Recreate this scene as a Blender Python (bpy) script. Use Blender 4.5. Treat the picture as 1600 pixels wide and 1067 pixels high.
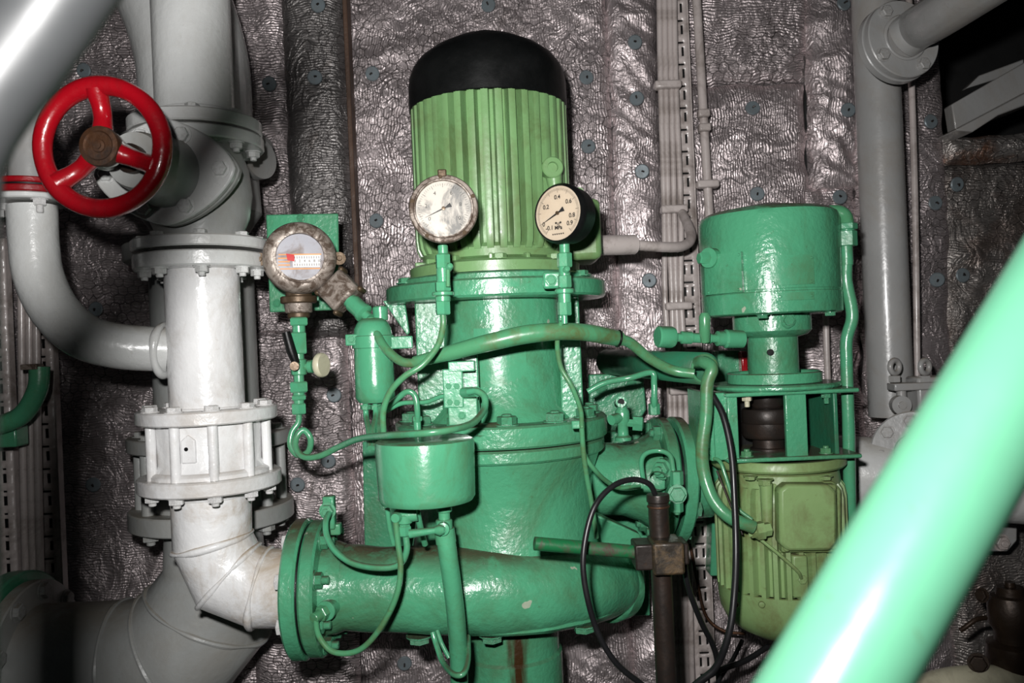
import bpy, math, random
from mathutils import Vector, Matrix, Quaternion, noise
random.seed(7)
PI = math.pi
C = bpy.context.scene.collection
for o in list(bpy.data.objects): bpy.data.objects.remove(o)

# ---------------------------------------------------------------- camera, light, exposure
F = 1300.0; CZ = 1.25; ROLL = math.radians(2.4)
sc = bpy.context.scene
cam = bpy.data.cameras.new('camera'); camo = bpy.data.objects.new('camera', cam); C.objects.link(camo)
cam.lens = 36 * F / 1600; cam.sensor_width = 36; cam.clip_start = .02; cam.clip_end = 50
camo.location = (0, 0, CZ)
camo.rotation_mode = 'QUATERNION'
camo.rotation_quaternion = Quaternion((1, 0, 0), PI/2) @ Quaternion((0, 0, 1), -ROLL)
cam.dof.use_dof = True; cam.dof.focus_distance = 1.5; cam.dof.aperture_fstop = 6.0
sc.camera = camo
w = bpy.data.worlds.new('world'); sc.world = w; w.use_nodes = True
w.node_tree.nodes['Background'].inputs[0].default_value = (.75, .85, 1, 1)
w.node_tree.nodes['Background'].inputs[1].default_value = .004
fl = bpy.data.lights.new('camera_flash', 'AREA'); fl.shape = 'RECTANGLE'; fl.size = .05; fl.size_y = .03
fl.spread = math.radians(125); fl.energy = 16.5; fl.color = (1, .985, .97)
flo = bpy.data.objects.new('camera_flash', fl); C.objects.link(flo)
flo.location = (-.062, .01, CZ + .105); flo.rotation_euler = (PI/2 + math.radians(1), 0, 0)
sc.view_settings.view_transform = 'Standard'; sc.view_settings.look = 'None'
sc.view_settings.gamma = 1; sc.view_settings.use_curve_mapping = False
sc.view_settings.exposure = 0.0

# ---------------------------------------------------------------- helpers
cR, sR = math.cos(ROLL), math.sin(ROLL)
def W(px, py, Y):
    u = (px-800)/F; v = (533.5-py)/F
    return Vector(((u*cR+v*sR)*Y, Y, CZ+(-u*sR+v*cR)*Y))
def S(px, Y): return px*Y/F
def basis(a, up=None):
    a = a.normalized()
    r = Vector(up) if up is not None else (Vector((0, 0, 1)) if abs(a.z) < .9 else Vector((0, -1, 0)))
    x = r.cross(a)
    if x.length < 1e-6: x = Vector((1, 0, 0)).cross(a)
    x.normalize(); y = a.cross(x)
    return x, y, a
def cr(pts, n=10):
    P = [Vector(p) for p in pts]
    if len(P) < 3: return P
    out = []
    Q = [P[0]*2-P[1]] + P + [P[-1]*2-P[-2]]
    for i in range(1, len(Q)-2):
        for k in range(n):
            t = k/n; a, b, c, d = Q[i-1], Q[i], Q[i+1], Q[i+2]
            out.append(.5*((2*b)+(c-a)*t+(2*a-5*b+4*c-d)*t*t+(3*b-a-3*c+d)*t**3))
    out.append(P[-1]); return out
def wp(pts, n=10): return cr([W(*p) for p in pts], n)
class MB:
    def __init__(s): s.v = []; s.f = []
    def ring(s, pts): i = len(s.v); s.v += [Vector(p) for p in pts]; return list(range(i, i+len(pts)))
    def bridge(s, a, b):
        n = len(a)
        for i in range(n): s.f.append((a[i], a[(i+1) % n], b[(i+1) % n], b[i]))
    def lathe(s, prof, o, axis=(0, 0, 1), seg=48, lump=0, up=None):
        x, y, z = basis(Vector(axis), up); o = Vector(o); prev = None
        for r, h in prof:
            if r < 1e-6: cur = s.ring([o+z*h])
            else:
                pts = []
                for k in range(seg):
                    a = 2*PI*k/seg; d = x*math.cos(a)+y*math.sin(a); rr = r
                    p = o+z*h+d*rr
                    if lump: p += d*lump*noise.noise(p*18)
                    pts.append(p)
                cur = s.ring(pts)
            if prev is not None:
                if len(prev) == 1 and len(cur) > 1:
                    for k in range(seg): s.f.append((prev[0], cur[(k+1) % seg], cur[k]))
                elif len(cur) == 1 and len(prev) > 1:
                    for k in range(seg): s.f.append((prev[k], prev[(k+1) % seg], cur[0]))
                elif len(cur) > 1: s.bridge(prev, cur)
            prev = cur
        return s
    def tube(s, pts, r, seg=16, caps=True, closed=False, lump=0):
        P = [Vector(p) for p in pts]; n = len(P)
        rr = r if isinstance(r, (list, tuple)) else [r]*n
        if len(rr) != n:
            m = len(rr); rr = [rr[min(m-1, int(i*(m-1)/(n-1)))]*(1-(i*(m-1)/(n-1)) % 1)+rr[min(m-1, int(i*(m-1)/(n-1))+1)]*((i*(m-1)/(n-1)) % 1) for i in range(n)]
        T = [(P[(i+1) % n]-P[i]).normalized() if (closed or i < n-1) else (P[i]-P[i-1]).normalized() for i in range(n)]
        x, y, _ = basis(T[0]); rings = []
        for i in range(n):
            ti = T[i-1] if (i > 0 or closed) else T[0]; to = T[i]
            x = (x-ti*x.dot(ti)).normalized(); y = ti.cross(x)
            nb = (ti+to); nb = nb.normalized() if nb.length > 1e-6 else ti
            pts_ = []
            for k in range(seg):
                a = 2*PI*k/seg; d = (x*math.cos(a)+y*math.sin(a))*rr[i]
                den = ti.dot(nb); sh = -d.dot(nb)/den if abs(den) > .2 else 0
                p = P[i]+d+ti*sh
                if lump: p += d.normalized()*lump*noise.noise(p*18)
                pts_.append(p)
            rings.append(s.ring(pts_))
            x = (x-to*x.dot(to)).normalized()
        for i in range(n-1): s.bridge(rings[i], rings[i+1])
        if closed:
            # match the seam
            a, b = rings[-1], rings[0]
            j = min(range(seg), key=lambda q: (s.v[a[0]]-s.v[b[q]]).length)
            s.bridge(a, b[j:]+b[:j])
        elif caps:
            s.f.append(tuple(reversed(rings[0]))); s.f.append(tuple(rings[-1]))
        return s
    def box(s, c, sx, sy, sz, M=None):
        c = Vector(c); M = M or Matrix.Identity(3); i = len(s.v)
        for a in (-1, 1):
            for b in (-1, 1):
                for d in (-1, 1): s.v.append(c+M @ Vector((a*sx/2, b*sy/2, d*sz/2)))
        for f in ((0, 1, 3, 2), (4, 6, 7, 5), (0, 4, 5, 1), (2, 3, 7, 6), (0, 2, 6, 4), (1, 5, 7, 3)): s.f.append(tuple(i+k for k in f))
        return s
    def prism(s, poly, d):
        n = len(poly); a = s.ring(poly); b = s.ring([Vector(p)+d for p in poly])
        s.bridge(a, b); s.f.append(tuple(reversed(a))); s.f.append(tuple(b)); return s
    def bar(s, a, b, wd, th, up=(0, 0, 1)):
        a = Vector(a); b = Vector(b); x, y, z = basis(b-a, up)
        M = Matrix((x, y, z)).transposed(); return s.box((a+b)/2, wd, th, (b-a).length, M)
WL = {}
def linkm(name, me, m, parent, loc):
    o = bpy.data.objects.new(name, me); C.objects.link(o)
    if parent is not None:
        o.parent = parent; o.location = Vector(loc)-WL[parent]
    else: o.location = loc
    WL[o] = Vector(loc); return o
def build(name, mb, m, parent=None, bevel=0, ang=38, solid=0, sub=0, merge=False):
    if parent is not None: org = WL[parent]
    else:
        xs = [v.x for v in mb.v]; ys = [v.y for v in mb.v]; zs = [v.z for v in mb.v]
        org = Vector(((min(xs)+max(xs))/2, (min(ys)+max(ys))/2, min(zs)))
    me = bpy.data.meshes.new(name); me.from_pydata([tuple(v-org) for v in mb.v], [], mb.f); me.update()
    import bmesh
    bm = bmesh.new(); bm.from_mesh(me); 
    if merge: bmesh.ops.remove_doubles(bm, verts=bm.verts, dist=1e-5)
    bmesh.ops.recalc_face_normals(bm, faces=bm.faces); bm.to_mesh(me); bm.free()
    me.polygons.foreach_set('use_smooth', [True]*len(me.polygons))
    try: me.set_sharp_from_angle(angle=math.radians(ang))
    except Exception: pass
    me.materials.append(m)
    o = linkm(name, me, m, parent, org)
    if solid: md = o.modifiers.new('s', 'SOLIDIFY'); md.thickness = solid
    if bevel: md = o.modifiers.new('b', 'BEVEL'); md.width = bevel; md.segments = 2; md.limit_method = 'ANGLE'; md.angle_limit = math.radians(40)
    if sub: md = o.modifiers.new('u', 'SUBSURF'); md.levels = sub; md.render_levels = sub
    return o
def thing(name, label, cat, loc, group=None):
    o = bpy.data.objects.new(name, None); C.objects.link(o); o.location = loc; o.empty_display_size = .05
    WL[o] = Vector(loc); o['label'] = label; o['category'] = cat
    if group: o['group'] = group
    return o
def tag(o, label, cat, group=None, kind=None):
    if label: o['label'] = label
    if cat: o['category'] = cat
    if group: o['group'] = group
    if kind: o['kind'] = kind
    return o
def struct(o): o['kind'] = 'structure'; return o
_bc = {}
def bolt(parent, pos, axis, size, m, name='bolt', kind='head', length=0, spin=0):
    """hex bolt or nut with real thickness; size = half width across corners"""
    key = (kind, m.name, round(length/size, 1))
    if key not in _bc:
        b = MB(); hh = .75 if kind == 'head' else .95
        b.lathe([(1.25, 0), (1.25, .12), (0, .12)], (0, 0, 0), (0, 0, 1), 20)
        b.lathe([(0, .1), (1, .1), (1, hh-.08), (.86, hh), (0, hh)], (0, 0, 0), (0, 0, 1), 6)
        L = round(length/size, 1)
        if L > 0: b.lathe([(.52, hh-.02), (.52, hh+L-.08), (.44, hh+L), (0, hh+L)], (0, 0, 0), (0, 0, 1), 14)
        me = bpy.data.meshes.new(name); me.from_pydata([tuple(v) for v in b.v], [], b.f); me.update()
        me.polygons.foreach_set('use_smooth', [True]*len(me.polygons)); me.set_sharp_from_angle(angle=math.radians(30))
        me.materials.append(m); _bc[key] = me
    o = linkm(name, _bc[key], m, parent, Vector(pos))
    x, y, z = basis(Vector(axis)); q = Matrix((x, y, z)).transposed().to_quaternion() @ Quaternion((0, 0, 1), spin)
    o.rotation_mode = 'QUATERNION'; o.rotation_quaternion = q; o.scale = (size, size, size)
    return o
def disc(r, h0, h1, b=.002): return [(0, h0), (r-b, h0), (r, h0+b), (r, h1-b), (r-b, h1), (0, h1)]
def circ(c, axis, r, n, ph=0, up=None):
    x, y, z = basis(Vector(axis), up); return [Vector(c)+(x*math.cos(ph+2*PI*k/n)+y*math.sin(ph+2*PI*k/n))*r for k in range(n)]
def vprof(cx, Y, rows):
    """rows of (radius px, front y px) read on the centre line of an upright turned body at depth Y; returns centre and profile"""
    c = W(cx, 533.5, Y); out = []
    kc = Y/math.hypot(c.x, Y)
    for r, py in rows:
        R = S(r, Y)*kc
        u = c.x/(Y-R)
        zz = ((533.5-py)/F - u*sR)/cR
        out.append((R, CZ+zz*(Y-R)))
    return Vector((c.x, Y, 0)), out
def vl(name, cx, Y, rows, m, parent, seg=56, lump=0):
    c, pr = vprof(cx, Y, rows); return build(name, MB().lathe(pr, c, (0, 0, 1), seg, lump), m, parent)
def zf(cx, Y, r, py): return vprof(cx, Y, [(r, py)])[1][0][1]
def weld(path_c, axis, r, t, m, parent, up=None):
    pts = circ(path_c, axis, r, 64, 0, up); return build('weld_bead', MB().tube(pts, t, 8, closed=True, lump=t*.6), m, parent)
def textmesh(mb, body, size, o, x, y, align='CENTER', bold=0):
    cu = bpy.data.curves.new('t', 'FONT'); cu.body = body; cu.size = size; cu.align_x = align; cu.align_y = 'CENTER'; cu.offset = bold
    ob = bpy.data.objects.new('t', cu); C.objects.link(ob)
    dg = bpy.context.evaluated_depsgraph_get(); me = ob.evaluated_get(dg).to_mesh()
    i = len(mb.v)
    for v in me.vertices: mb.v.append(Vector(o)+x*v.co.x+y*v.co.y)
    for p in me.polygons: mb.f.append(tuple(i+k for k in p.vertices))
    ob.evaluated_get(dg).to_mesh_clear(); bpy.data.objects.remove(ob); bpy.data.curves.remove(cu)

# ---------------------------------------------------------------- materials
def mat(name, col, rough=.35, metal=0, bump=.25, bscale=90, dirt=(.07, .04, .018), damt=.35, dscale=5, top=0, spec=.5, speck=.3, coat=0, dr=(.46, .66), tc_=None, chips=0):
    m = bpy.data.materials.new(name); m.use_nodes = True; nt = m.node_tree; N = nt.nodes; L = nt.links
    b = N['Principled BSDF']; b.inputs['Roughness'].default_value = rough; b.inputs['Metallic'].default_value = metal
    b.inputs['Specular IOR Level'].default_value = spec; b.inputs['Coat Weight'].default_value = coat; b.inputs['Coat Roughness'].default_value = .12
    tc = N.new('ShaderNodeTexCoord'); tcv = tc.outputs['Object']
    def nz(scale, det=4, rgh=.55, dist=0):
        n = N.new('ShaderNodeTexNoise'); n.inputs['Scale'].default_value = scale; n.inputs['Detail'].default_value = det
        n.inputs['Roughness'].default_value = rgh; n.inputs['Distortion'].default_value = dist; L.new(tcv, n.inputs['Vector']); return n.outputs['Fac']
    def rmp(src, a, b_, lo=0, hi=1):
        r = N.new('ShaderNodeMapRange'); r.inputs[1].default_value = a; r.inputs[2].default_value = b_; r.inputs[3].default_value = lo; r.inputs[4].default_value = hi
        L.new(src, r.inputs[0]); return r.outputs[0]
    def mx(fac, A, B):
        x = N.new('ShaderNodeMix'); x.data_type = 'RGBA'
        L.new(fac, x.inputs[0])
        for sck, v in ((x.inputs[6], A), (x.inputs[7], B)):
            if isinstance(v, tuple): sck.default_value = (*v, 1)
            else: L.new(v, sck)
        return x.outputs[2]
    c2 = tuple(min(1, k*.82) for k in col)
    colr = mx(rmp(nz(3.5, 5), .35, .65), col, c2)
    if damt:
        dm_ = rmp(nz(dscale, 8, .72, .6), dr[0], dr[1], 0, damt); colr = mx(dm_, colr, dirt)
        if speck: colr = mx(rmp(nz(70, 4, .65), .66, .70, 0, speck), colr, dirt)
    if top:
        g = N.new('ShaderNodeNewGeometry'); sp = N.new('ShaderNodeSeparateXYZ'); L.new(g.outputs['Normal'], sp.inputs[0])
        mt = N.new('ShaderNodeMath'); mt.operation = 'MULTIPLY'; L.new(rmp(sp.outputs[2], .55, .95), mt.inputs[0]); L.new(rmp(nz(14, 6, .7), .30, .52, 0, top), mt.inputs[1])
        colr = mx(mt.outputs[0], colr, tc_ or dirt)
    if chips: colr = mx(rmp(nz(17, 3, .6), .72, .73, 0, chips), colr, (.42, .43, .34))
    L.new(colr, b.inputs['Base Color'])
    if bump:
        bp = N.new('ShaderNodeBump'); bp.inputs['Strength'].default_value = bump; bp.inputs['Distance'].default_value = .004
        ad = N.new('ShaderNodeMath'); ad.operation = 'MULTIPLY_ADD'; L.new(nz(bscale, 3), ad.inputs[0]); ad.inputs[1].default_value = .6; L.new(nz(bscale*.22, 2), ad.inputs[2])
        L.new(ad.outputs[0], bp.inputs['Height']); L.new(bp.outputs[0], b.inputs['Normal'])
    ra = N.new('ShaderNodeMath'); ra.operation = 'ADD'; L.new(rmp(nz(25, 4), .3, .7, rough*.8, rough*1.25), ra.inputs[0]); ra.inputs[1].default_value = 0
    if damt:
        rm = N.new('ShaderNodeMath'); rm.operation = 'MULTIPLY'; L.new(dm_, rm.inputs[0]); rm.inputs[1].default_value = .35; L.new(rm.outputs[0], ra.inputs[1])
    if top:
        rt = N.new('ShaderNodeMath'); rt.operation = 'MULTIPLY_ADD'; L.new(mt.outputs[0], rt.inputs[0]); rt.inputs[1].default_value = .5; L.new(ra.outputs[0], rt.inputs[2]); ra = rt
    L.new(ra.outputs[0], b.inputs['Roughness'])
    return m
GR = mat('green_gloss_paint', (.080, .345, .185), .24, bump=.5, bscale=130, damt=.50, dirt=(.060, .085, .028), top=.95, tc_=(.055, .038, .016), chips=.8, coat=.35)
GRS = mat('green_smooth_paint', (.080, .345, .185), .24, bump=.25, damt=.45, dscale=9, dirt=(.07, .10, .03), top=.8, tc_=(.06, .045, .02), coat=.35)
GRD = mat('green_tube_paint', (.08, .29, .14), .26, bump=.15, damt=.8, dscale=14, dirt=(.09, .10, .025), coat=.3)
GRP = mat('green_deep_paint', (.03, .19, .10), .35, bump=.3, damt=.4)
GM = mat('motor_green_paint', (.180, .34, .140), .30, bump=.15, damt=.6, dscale=9, dirt=(.10, .13, .04), coat=.15)
GO = mat('olive_green_paint', (.215, .335, .135), .34, bump=.15, damt=.75, dscale=10, dirt=(.11, .10, .03), top=.7)
BK = mat('black_paint', (.004, .0045, .0045), .38, bump=.15, damt=.3, dirt=(.012, .012, .012), spec=.3)
ELB = mat('stained_white_paint', (.80, .80, .80), .24, bump=.6, bscale=60, damt=.75, dscale=7, dirt=(.34, .25, .15), top=.85, coat=.35, speck=.3)
RAIL = mat('rail_green_darkened', (.064, .195, .120), .28, bump=.03, damt=.12, dscale=6, dirt=(.05, .07, .03), coat=.2)  # same green paint as elsewhere, colour darkened to offset the close flash
RB = mat('black_rubber', (.010, .010, .011), .38, bump=.05, damt=.1, dirt=(.03, .03, .03))
DK = mat('dark_steel', (.028, .022, .019), .38, metal=.4, bump=.2, damt=.5, dirt=(.06, .025, .01))
WH = mat('grey_white_paint', (.62, .63, .62), .26, bump=.34, damt=.20, dscale=4, dirt=(.22, .17, .10), top=.5, coat=.4, speck=.12)
WHS = mat('white_gloss_paint', (.80, .80, .80), .22, bump=.5, bscale=75, damt=.40, dscale=6, dirt=(.26, .18, .10), top=.4, coat=.4, speck=.12)
WG = mat('light_grey_paint', (.36, .37, .36), .34, bump=.30, damt=.3, dscale=4, dirt=(.20, .15, .09), top=.5, speck=.12)
WM = mat('mid_grey_paint', (.34, .34, .335), .30, bump=.2, damt=.3, dscale=4, dirt=(.22, .15, .08), top=.5, coat=.3, speck=.1)
FG = mat('dark_grey_pipe_paint', (.009, .0094, .0097), .5, bump=.02, damt=.0, coat=0, spec=.15)
CB = mat('cable_cream_paint', (.52, .46, .44), .32, bump=.2, damt=.7, dscale=9, dirt=(.10, .07, .05), coat=.2)
RD = mat('red_gloss_paint', (.34, .003, .009), .24, bump=.3, damt=.45, dscale=9, dirt=(.10, .004, .006), coat=.5)
BZ = mat('bronze_rust', (.10, .045, .022), .45, metal=.6, bump=.5, damt=.8, dscale=12, dirt=(.02, .02, .02))
RS = mat('weathered_casting', (.34, .29, .25), .42, metal=.3, bump=.4, damt=.92, dscale=38, dirt=(.06, .036, .022), speck=.9, dr=(.44, .58))
RSD = mat('brown_brass', (.11, .075, .045), .4, metal=.5, bump=.3, damt=.6, dscale=12)
DIAL = mat('dial_cream', (.56, .47, .36), .5, bump=0, damt=.25, dscale=20, dirt=(.36, .26, .16), speck=0)
DIALW = mat('dial_stained', (.50, .46, .40), .4, bump=0, damt=.9, dscale=14, dirt=(.17, .17, .165), dr=(.44, .54), speck=0)
DIALB = mat('dial_blue_grey', (.36, .36, .40), .35, bump=0, damt=.8, dscale=25, dirt=(.22, .17, .14), speck=0)
INK = mat('black_ink', (.012, .012, .012), .6, bump=0, damt=0)
REDP = mat('red_pointer', (.6, .02, .02), .5, bump=0, damt=0)
ORG = mat('orange_print', (.75, .33, .10), .5, bump=0, damt=0)
WPR = mat('white_print', (.8, .78, .76), .5, bump=0, damt=0)
IV = mat('ivory_plastic', (.58, .55, .40), .4, bump=.1, damt=.3, dscale=20)
PINM = mat('washer_grey', (.19, .23, .25), .4, metal=.25, bump=.1, damt=.3, dscale=30)
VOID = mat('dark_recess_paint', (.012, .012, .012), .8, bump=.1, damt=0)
FLM = mat('floor_plate_paint', (.03, .035, .035), .5, bump=.3, damt=.6)
def glassmat():
    m = bpy.data.materials.new('dial_glass'); m.use_nodes = True; nt = m.node_tree; N = nt.nodes
    N.remove(N['Principled BSDF']); t = N.new('ShaderNodeBsdfTransparent'); t.inputs[0].default_value = (.96, .96, .96, 1)
    g = N.new('ShaderNodeBsdfGlossy'); g.inputs['Roughness'].default_value = .05
    f = N.new('ShaderNodeFresnel'); f.inputs[0].default_value = 1.45; x = N.new('ShaderNodeMixShader')
    nt.links.new(f.outputs[0], x.inputs[0]); nt.links.new(t.outputs[0], x.inputs[1]); nt.links.new(g.outputs[0], x.inputs[2])
    nt.links.new(x.outputs[0], N['Material Output'].inputs[0]); return m
GL = glassmat()
def rust_streak():
    m = GR.copy(); m.name = 'green_paint_with_rust_run'; nt = m.node_tree; N = nt.nodes; L = nt.links; b = N['Principled BSDF']
    src = b.inputs['Base Color'].links[0].from_socket; tc = N.new('ShaderNodeTexCoord'); sp = N.new('ShaderNodeSeparateXYZ'); L.new(tc.outputs['Object'], sp.inputs[0])
    mp = N.new('ShaderNodeMapping'); mp.inputs['Scale'].default_value = (60, 60, 9); L.new(tc.outputs['Object'], mp.inputs[0]); n = N.new('ShaderNodeTexNoise'); n.inputs['Scale'].default_value = 1; n.inputs['Detail'].default_value = 5; L.new(mp.outputs[0], n.inputs['Vector'])
    def mth(op, a, b_):
        q = N.new('ShaderNodeMath'); q.operation = op
        for i, v in enumerate((a, b_)):
            if isinstance(v, (int, float)): q.inputs[i].default_value = v
            else: L.new(v, q.inputs[i])
        return q.outputs[0]
    d = mth('ABSOLUTE', mth('SUBTRACT', sp.outputs[0], .014), 0); d = mth('ADD', d, mth('MULTIPLY', mth('SUBTRACT', n.outputs['Fac'], .5), .05))
    r_ = N.new('ShaderNodeMapRange'); r_.inputs[1].default_value = .020; r_.inputs[2].default_value = .004; L.new(d, r_.inputs[0])
    x = N.new('ShaderNodeMix'); x.data_type = 'RGBA'; L.new(r_.outputs[0], x.inputs[0]); L.new(src, x.inputs[6]); x.inputs[7].default_value = (.045, .022, .008, 1); L.new(x.outputs[2], b.inputs['Base Color'])
    return m
def foil(name, horiz=False, ribs=1.0, wire=1.0, col=(.72, .63, .635), rust=.0, seed=0):
    m = bpy.data.materials.new(name); m.use_nodes = True; nt = m.node_tree; N = nt.nodes; L = nt.links
    b = N['Principled BSDF']; b.inputs['Metallic'].default_value = .80; b.inputs['Roughness'].default_value = .44
    tc = N.new('ShaderNodeTexCoord'); mp = N.new('ShaderNodeMapping'); mp.inputs['Location'].default_value = (seed*3.1, seed, seed*1.7); L.new(tc.outputs['Object'], mp.inputs[0]); V = mp.outputs[0]
    def mth(op, a, b_=None, c=None):
        n = N.new('ShaderNodeMath'); n.operation = op
        for i, v in enumerate((a, b_, c)):
            if v is None: continue
            if isinstance(v, (int, float)): n.inputs[i].default_value = v
            else: L.new(v, n.inputs[i])
        return n.outputs[0]
    def nz(scale, det=4, rgh=.55, dist=0, vec=None, col=False):
        n = N.new('ShaderNodeTexNoise'); n.inputs['Scale'].default_value = scale; n.inputs['Detail'].default_value = det
        n.inputs['Roughness'].default_value = rgh; n.inputs['Distortion'].default_value = dist; L.new(vec or V, n.inputs['Vector']); return n.outputs['Color' if col else 'Fac']
    def rmp(src, a, b_, lo=0, hi=1, st=False):
        r = N.new('ShaderNodeMapRange'); r.inputs[1].default_value = a; r.inputs[2].default_value = b_; r.inputs[3].default_value = lo; r.inputs[4].default_value = hi
        if st: r.interpolation_type = 'SMOOTHSTEP'
        L.new(src, r.inputs[0]); return r.outputs[0]
    sp = N.new('ShaderNodeSeparateXYZ')
    # distorted coordinates
    dn = nz(11, 3, .55, 0, None, True); vm = N.new('ShaderNodeVectorMath'); vm.operation = 'MULTIPLY_ADD'
    vs = N.new('ShaderNodeVectorMath'); vs.operation = 'SUBTRACT'; L.new(dn, vs.inputs[0]); vs.inputs[1].default_value = (.5, .5, .5)
    L.new(vs.outputs[0], vm.inputs[0]); vm.inputs[1].default_value = (.048, .0, .048); L.new(V, vm.inputs[2]); L.new(vm.outputs[0], sp.inputs[0])
    X, Z = sp.outputs[0], sp.outputs[2]
    # rib bump
    rc = Z if horiz else X
    rib = mth('SINE', mth('MULTIPLY', rc, 2*PI/.0068))
    ribamp = rmp(nz(6, 3), .3, .6, .35, 1)
    ribh = mth('MULTIPLY', mth('MULTIPLY', rib, ribamp), .0008*ribs)
    # wrinkles
    rid = mth('ABSOLUTE', mth('SUBTRACT', nz(16, 4, .6, 1.2), .5)); rid = rmp(rid, 0, .12, 1, 0, True)
    wr = mth('MULTIPLY', rid, .0017); wr2 = mth('MULTIPLY', nz(30, 3, .5, .5), .0011)
    # hexagonal netting: distance to the cell borders
    hs = .025
    def hexd(ox, oz):
        gx = mth('SUBTRACT', mth('MODULO', mth('ADD', mth('ADD', X, 50*hs), ox), hs), hs/2)
        gz = mth('SUBTRACT', mth('MODULO', mth('ADD', mth('ADD', Z, 30*hs*1.732), oz), hs*1.732), hs*.866)
        ax = mth('ABSOLUTE', gx); az = mth('ABSOLUTE', gz)
        return mth('MAXIMUM', ax, mth('ADD', mth('MULTIPLY', ax, .5), mth('MULTIPLY', az, .866)))
    hd = mth('MINIMUM', hexd(0, 0), hexd(hs/2, hs*.866))
    wl = rmp(hd, hs/2-.0011, hs/2-.0003, 0, 1, True)
    wl = mth('MULTIPLY', wl, rmp(nz(3.0, 3), .40, .58, .05, wire))
    wh = mth('MULTIPLY', wl, .0012)
    H = mth('ADD', mth('ADD', ribh, wr), mth('ADD', wr2, wh))
    bp = N.new('ShaderNodeBump'); bp.inputs['Strength'].default_value = 1; bp.inputs['Distance'].default_value = 1.0; L.new(H, bp.inputs['Height']); L.new(bp.outputs[0], b.inputs['Normal'])
    def mx(fac, A, B):
        x = N.new('ShaderNodeMix'); x.data_type = 'RGBA'; L.new(fac, x.inputs[0])
        for sck, v in ((x.inputs[6], A), (x.inputs[7], B)):
            if isinstance(v, tuple): sck.default_value = (*v, 1)
            else: L.new(v, sck)
        return x.outputs[2]
    c = mx(rmp(nz(4, 5, .6), .35, .65), col, tuple(k*.72 for k in col))
    c = mx(mth('MULTIPLY', mth('MULTIPLY', rmp(rib, -1, -.2, 1, 0), ribamp), .42*min(1, ribs)), c, (.22, .19, .18))
    c = mx(rmp(nz(9, 6, .7, 1), .58, .72, 0, .55), c, (.10, .075, .06))
    if rust: c = mx(rmp(nz(8, 6, .7, .5), .47, .62, 0, rust), c, (.18, .07, .03))
    c = mx(mth('MULTIPLY', wl, .85), c, (.035, .028, .026))
    L.new(c, b.inputs['Base Color'])
    L.new(rmp(nz(12, 4), .3, .7, .36, .55), b.inputs['Roughness'])
    return m
FV = foil('foil_vertical_ribs'); FH = foil('foil_horizontal_ribs', True, seed=1)
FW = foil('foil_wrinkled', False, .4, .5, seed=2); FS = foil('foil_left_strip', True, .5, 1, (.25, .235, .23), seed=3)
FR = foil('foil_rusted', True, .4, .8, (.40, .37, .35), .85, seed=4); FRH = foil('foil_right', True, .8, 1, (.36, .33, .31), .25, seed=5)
BRN = mat('brown_rust_edge', (.10, .055, .035), .6, bump=.6, damt=.6, dirt=(.03, .02, .015))

# ---------------------------------------------------------------- the wall: insulation panels
YW = 2.10
def panel(x0, x1, y0, y1, dY, m, parent, amp=.010, seed=0, step=.006, name='insulation_panel'):
    a = W((x0+x1)/2, (y0+y1)/2, YW); hx = S(x1-x0, YW)/2; hz = S(y1-y0, YW)/2
    nx = max(4, int(2*hx/step)); nz_ = max(4, int(2*hz/step)); b = MB(); idx = []
    for j in range(nz_+1):
        row = []
        for i in range(nx+1):
            u = -hx+2*hx*i/nx; v = -hz+2*hz*j/nz_
            # undo roll so that the panel borders follow the building
            X = a.x+u; Z = a.z+v
            e = min(hx-abs(u), hz-abs(v)); pil = math.exp(-e/.016)*.030
            q = Vector((X*3.2, seed*3.7, Z*3.2)); q2 = Vector((X*11, seed*1.3+9, Z*11)); q3 = Vector((X*32, 5+seed, Z*20))
            h = amp*noise.noise(q)*1.4 + amp*.55*(1-abs(noise.noise(q2))*2.2)+amp*.14*noise.noise(q3)
            # diagonal gathers
            h += amp*.27*math.sin((X*.7+Z)*125+7*noise.noise(q*1.5))*max(0, noise.noise(q*1.3+Vector((9, 0, 0))))
            ex = .006*noise.noise(Vector((Z*14, seed, 0)))*(abs(u)/hx)**8; ez = .006*noise.noise(Vector((X*14, seed, 7)))*(abs(v)/hz)**8
            row.append(len(b.v)); b.v.append(Vector((X+ex, YW+dY-h+pil, Z+ez)))
        idx.append(row)
    for j in range(nz_):
        for i in range(nx): b.f.append((idx[j][i], idx[j][i+1], idx[j+1][i+1], idx[j+1][i]))
    return build(name, b, m, parent, ang=180)
wall = struct(build('wall_back', MB().box((-.175, YW+.09, CZ), 2.55, .05, 2.5), VOID))
wall2 = struct(build('wall_back_lower', MB().box((1.50, YW+.09, .85), .90, .05, 1.70), VOID))
panel(-120, 468, -90, 1160, .005, FH, wall, .012, 1)
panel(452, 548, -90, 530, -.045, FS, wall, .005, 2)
panel(392, 556, 515, 1160, -.03, FH, wall, .008, 3)
panel(536, 970, -90, 1160, -.008, FV, wall, .011, 4)
panel(967, 1052, -90, 1160, .002, FW, wall, .014, 5)
panel(1036, 1266, -90, 132, .000, FH, wall, .013, 6)
panel(1040, 1267, 131, 464, -.012, FV, wall, .013, 7)
panel(1046, 1264, 461, 1160, .004, FV, wall, .012, 8)
panel(1261, 1345, -90, 298, -.004, FW, wall, .018, 9)
panel(1260, 1364, 284, 1160, .004, FH, wall, .012, 10)
panel(1340, 1484, -90, 700, -.006, FH, wall, .012, 11)
panel(1330, 1500, 680, 1160, .006, FW, wall, .014, 12)
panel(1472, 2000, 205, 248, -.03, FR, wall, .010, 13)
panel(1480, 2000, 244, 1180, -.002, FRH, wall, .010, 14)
b = MB().bar(W(537, -90, 2.05), W(562, 480, 2.05), .011, .05, (0, 1, 0)); build('edge_strip', b, BRN, wall, .002)
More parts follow.
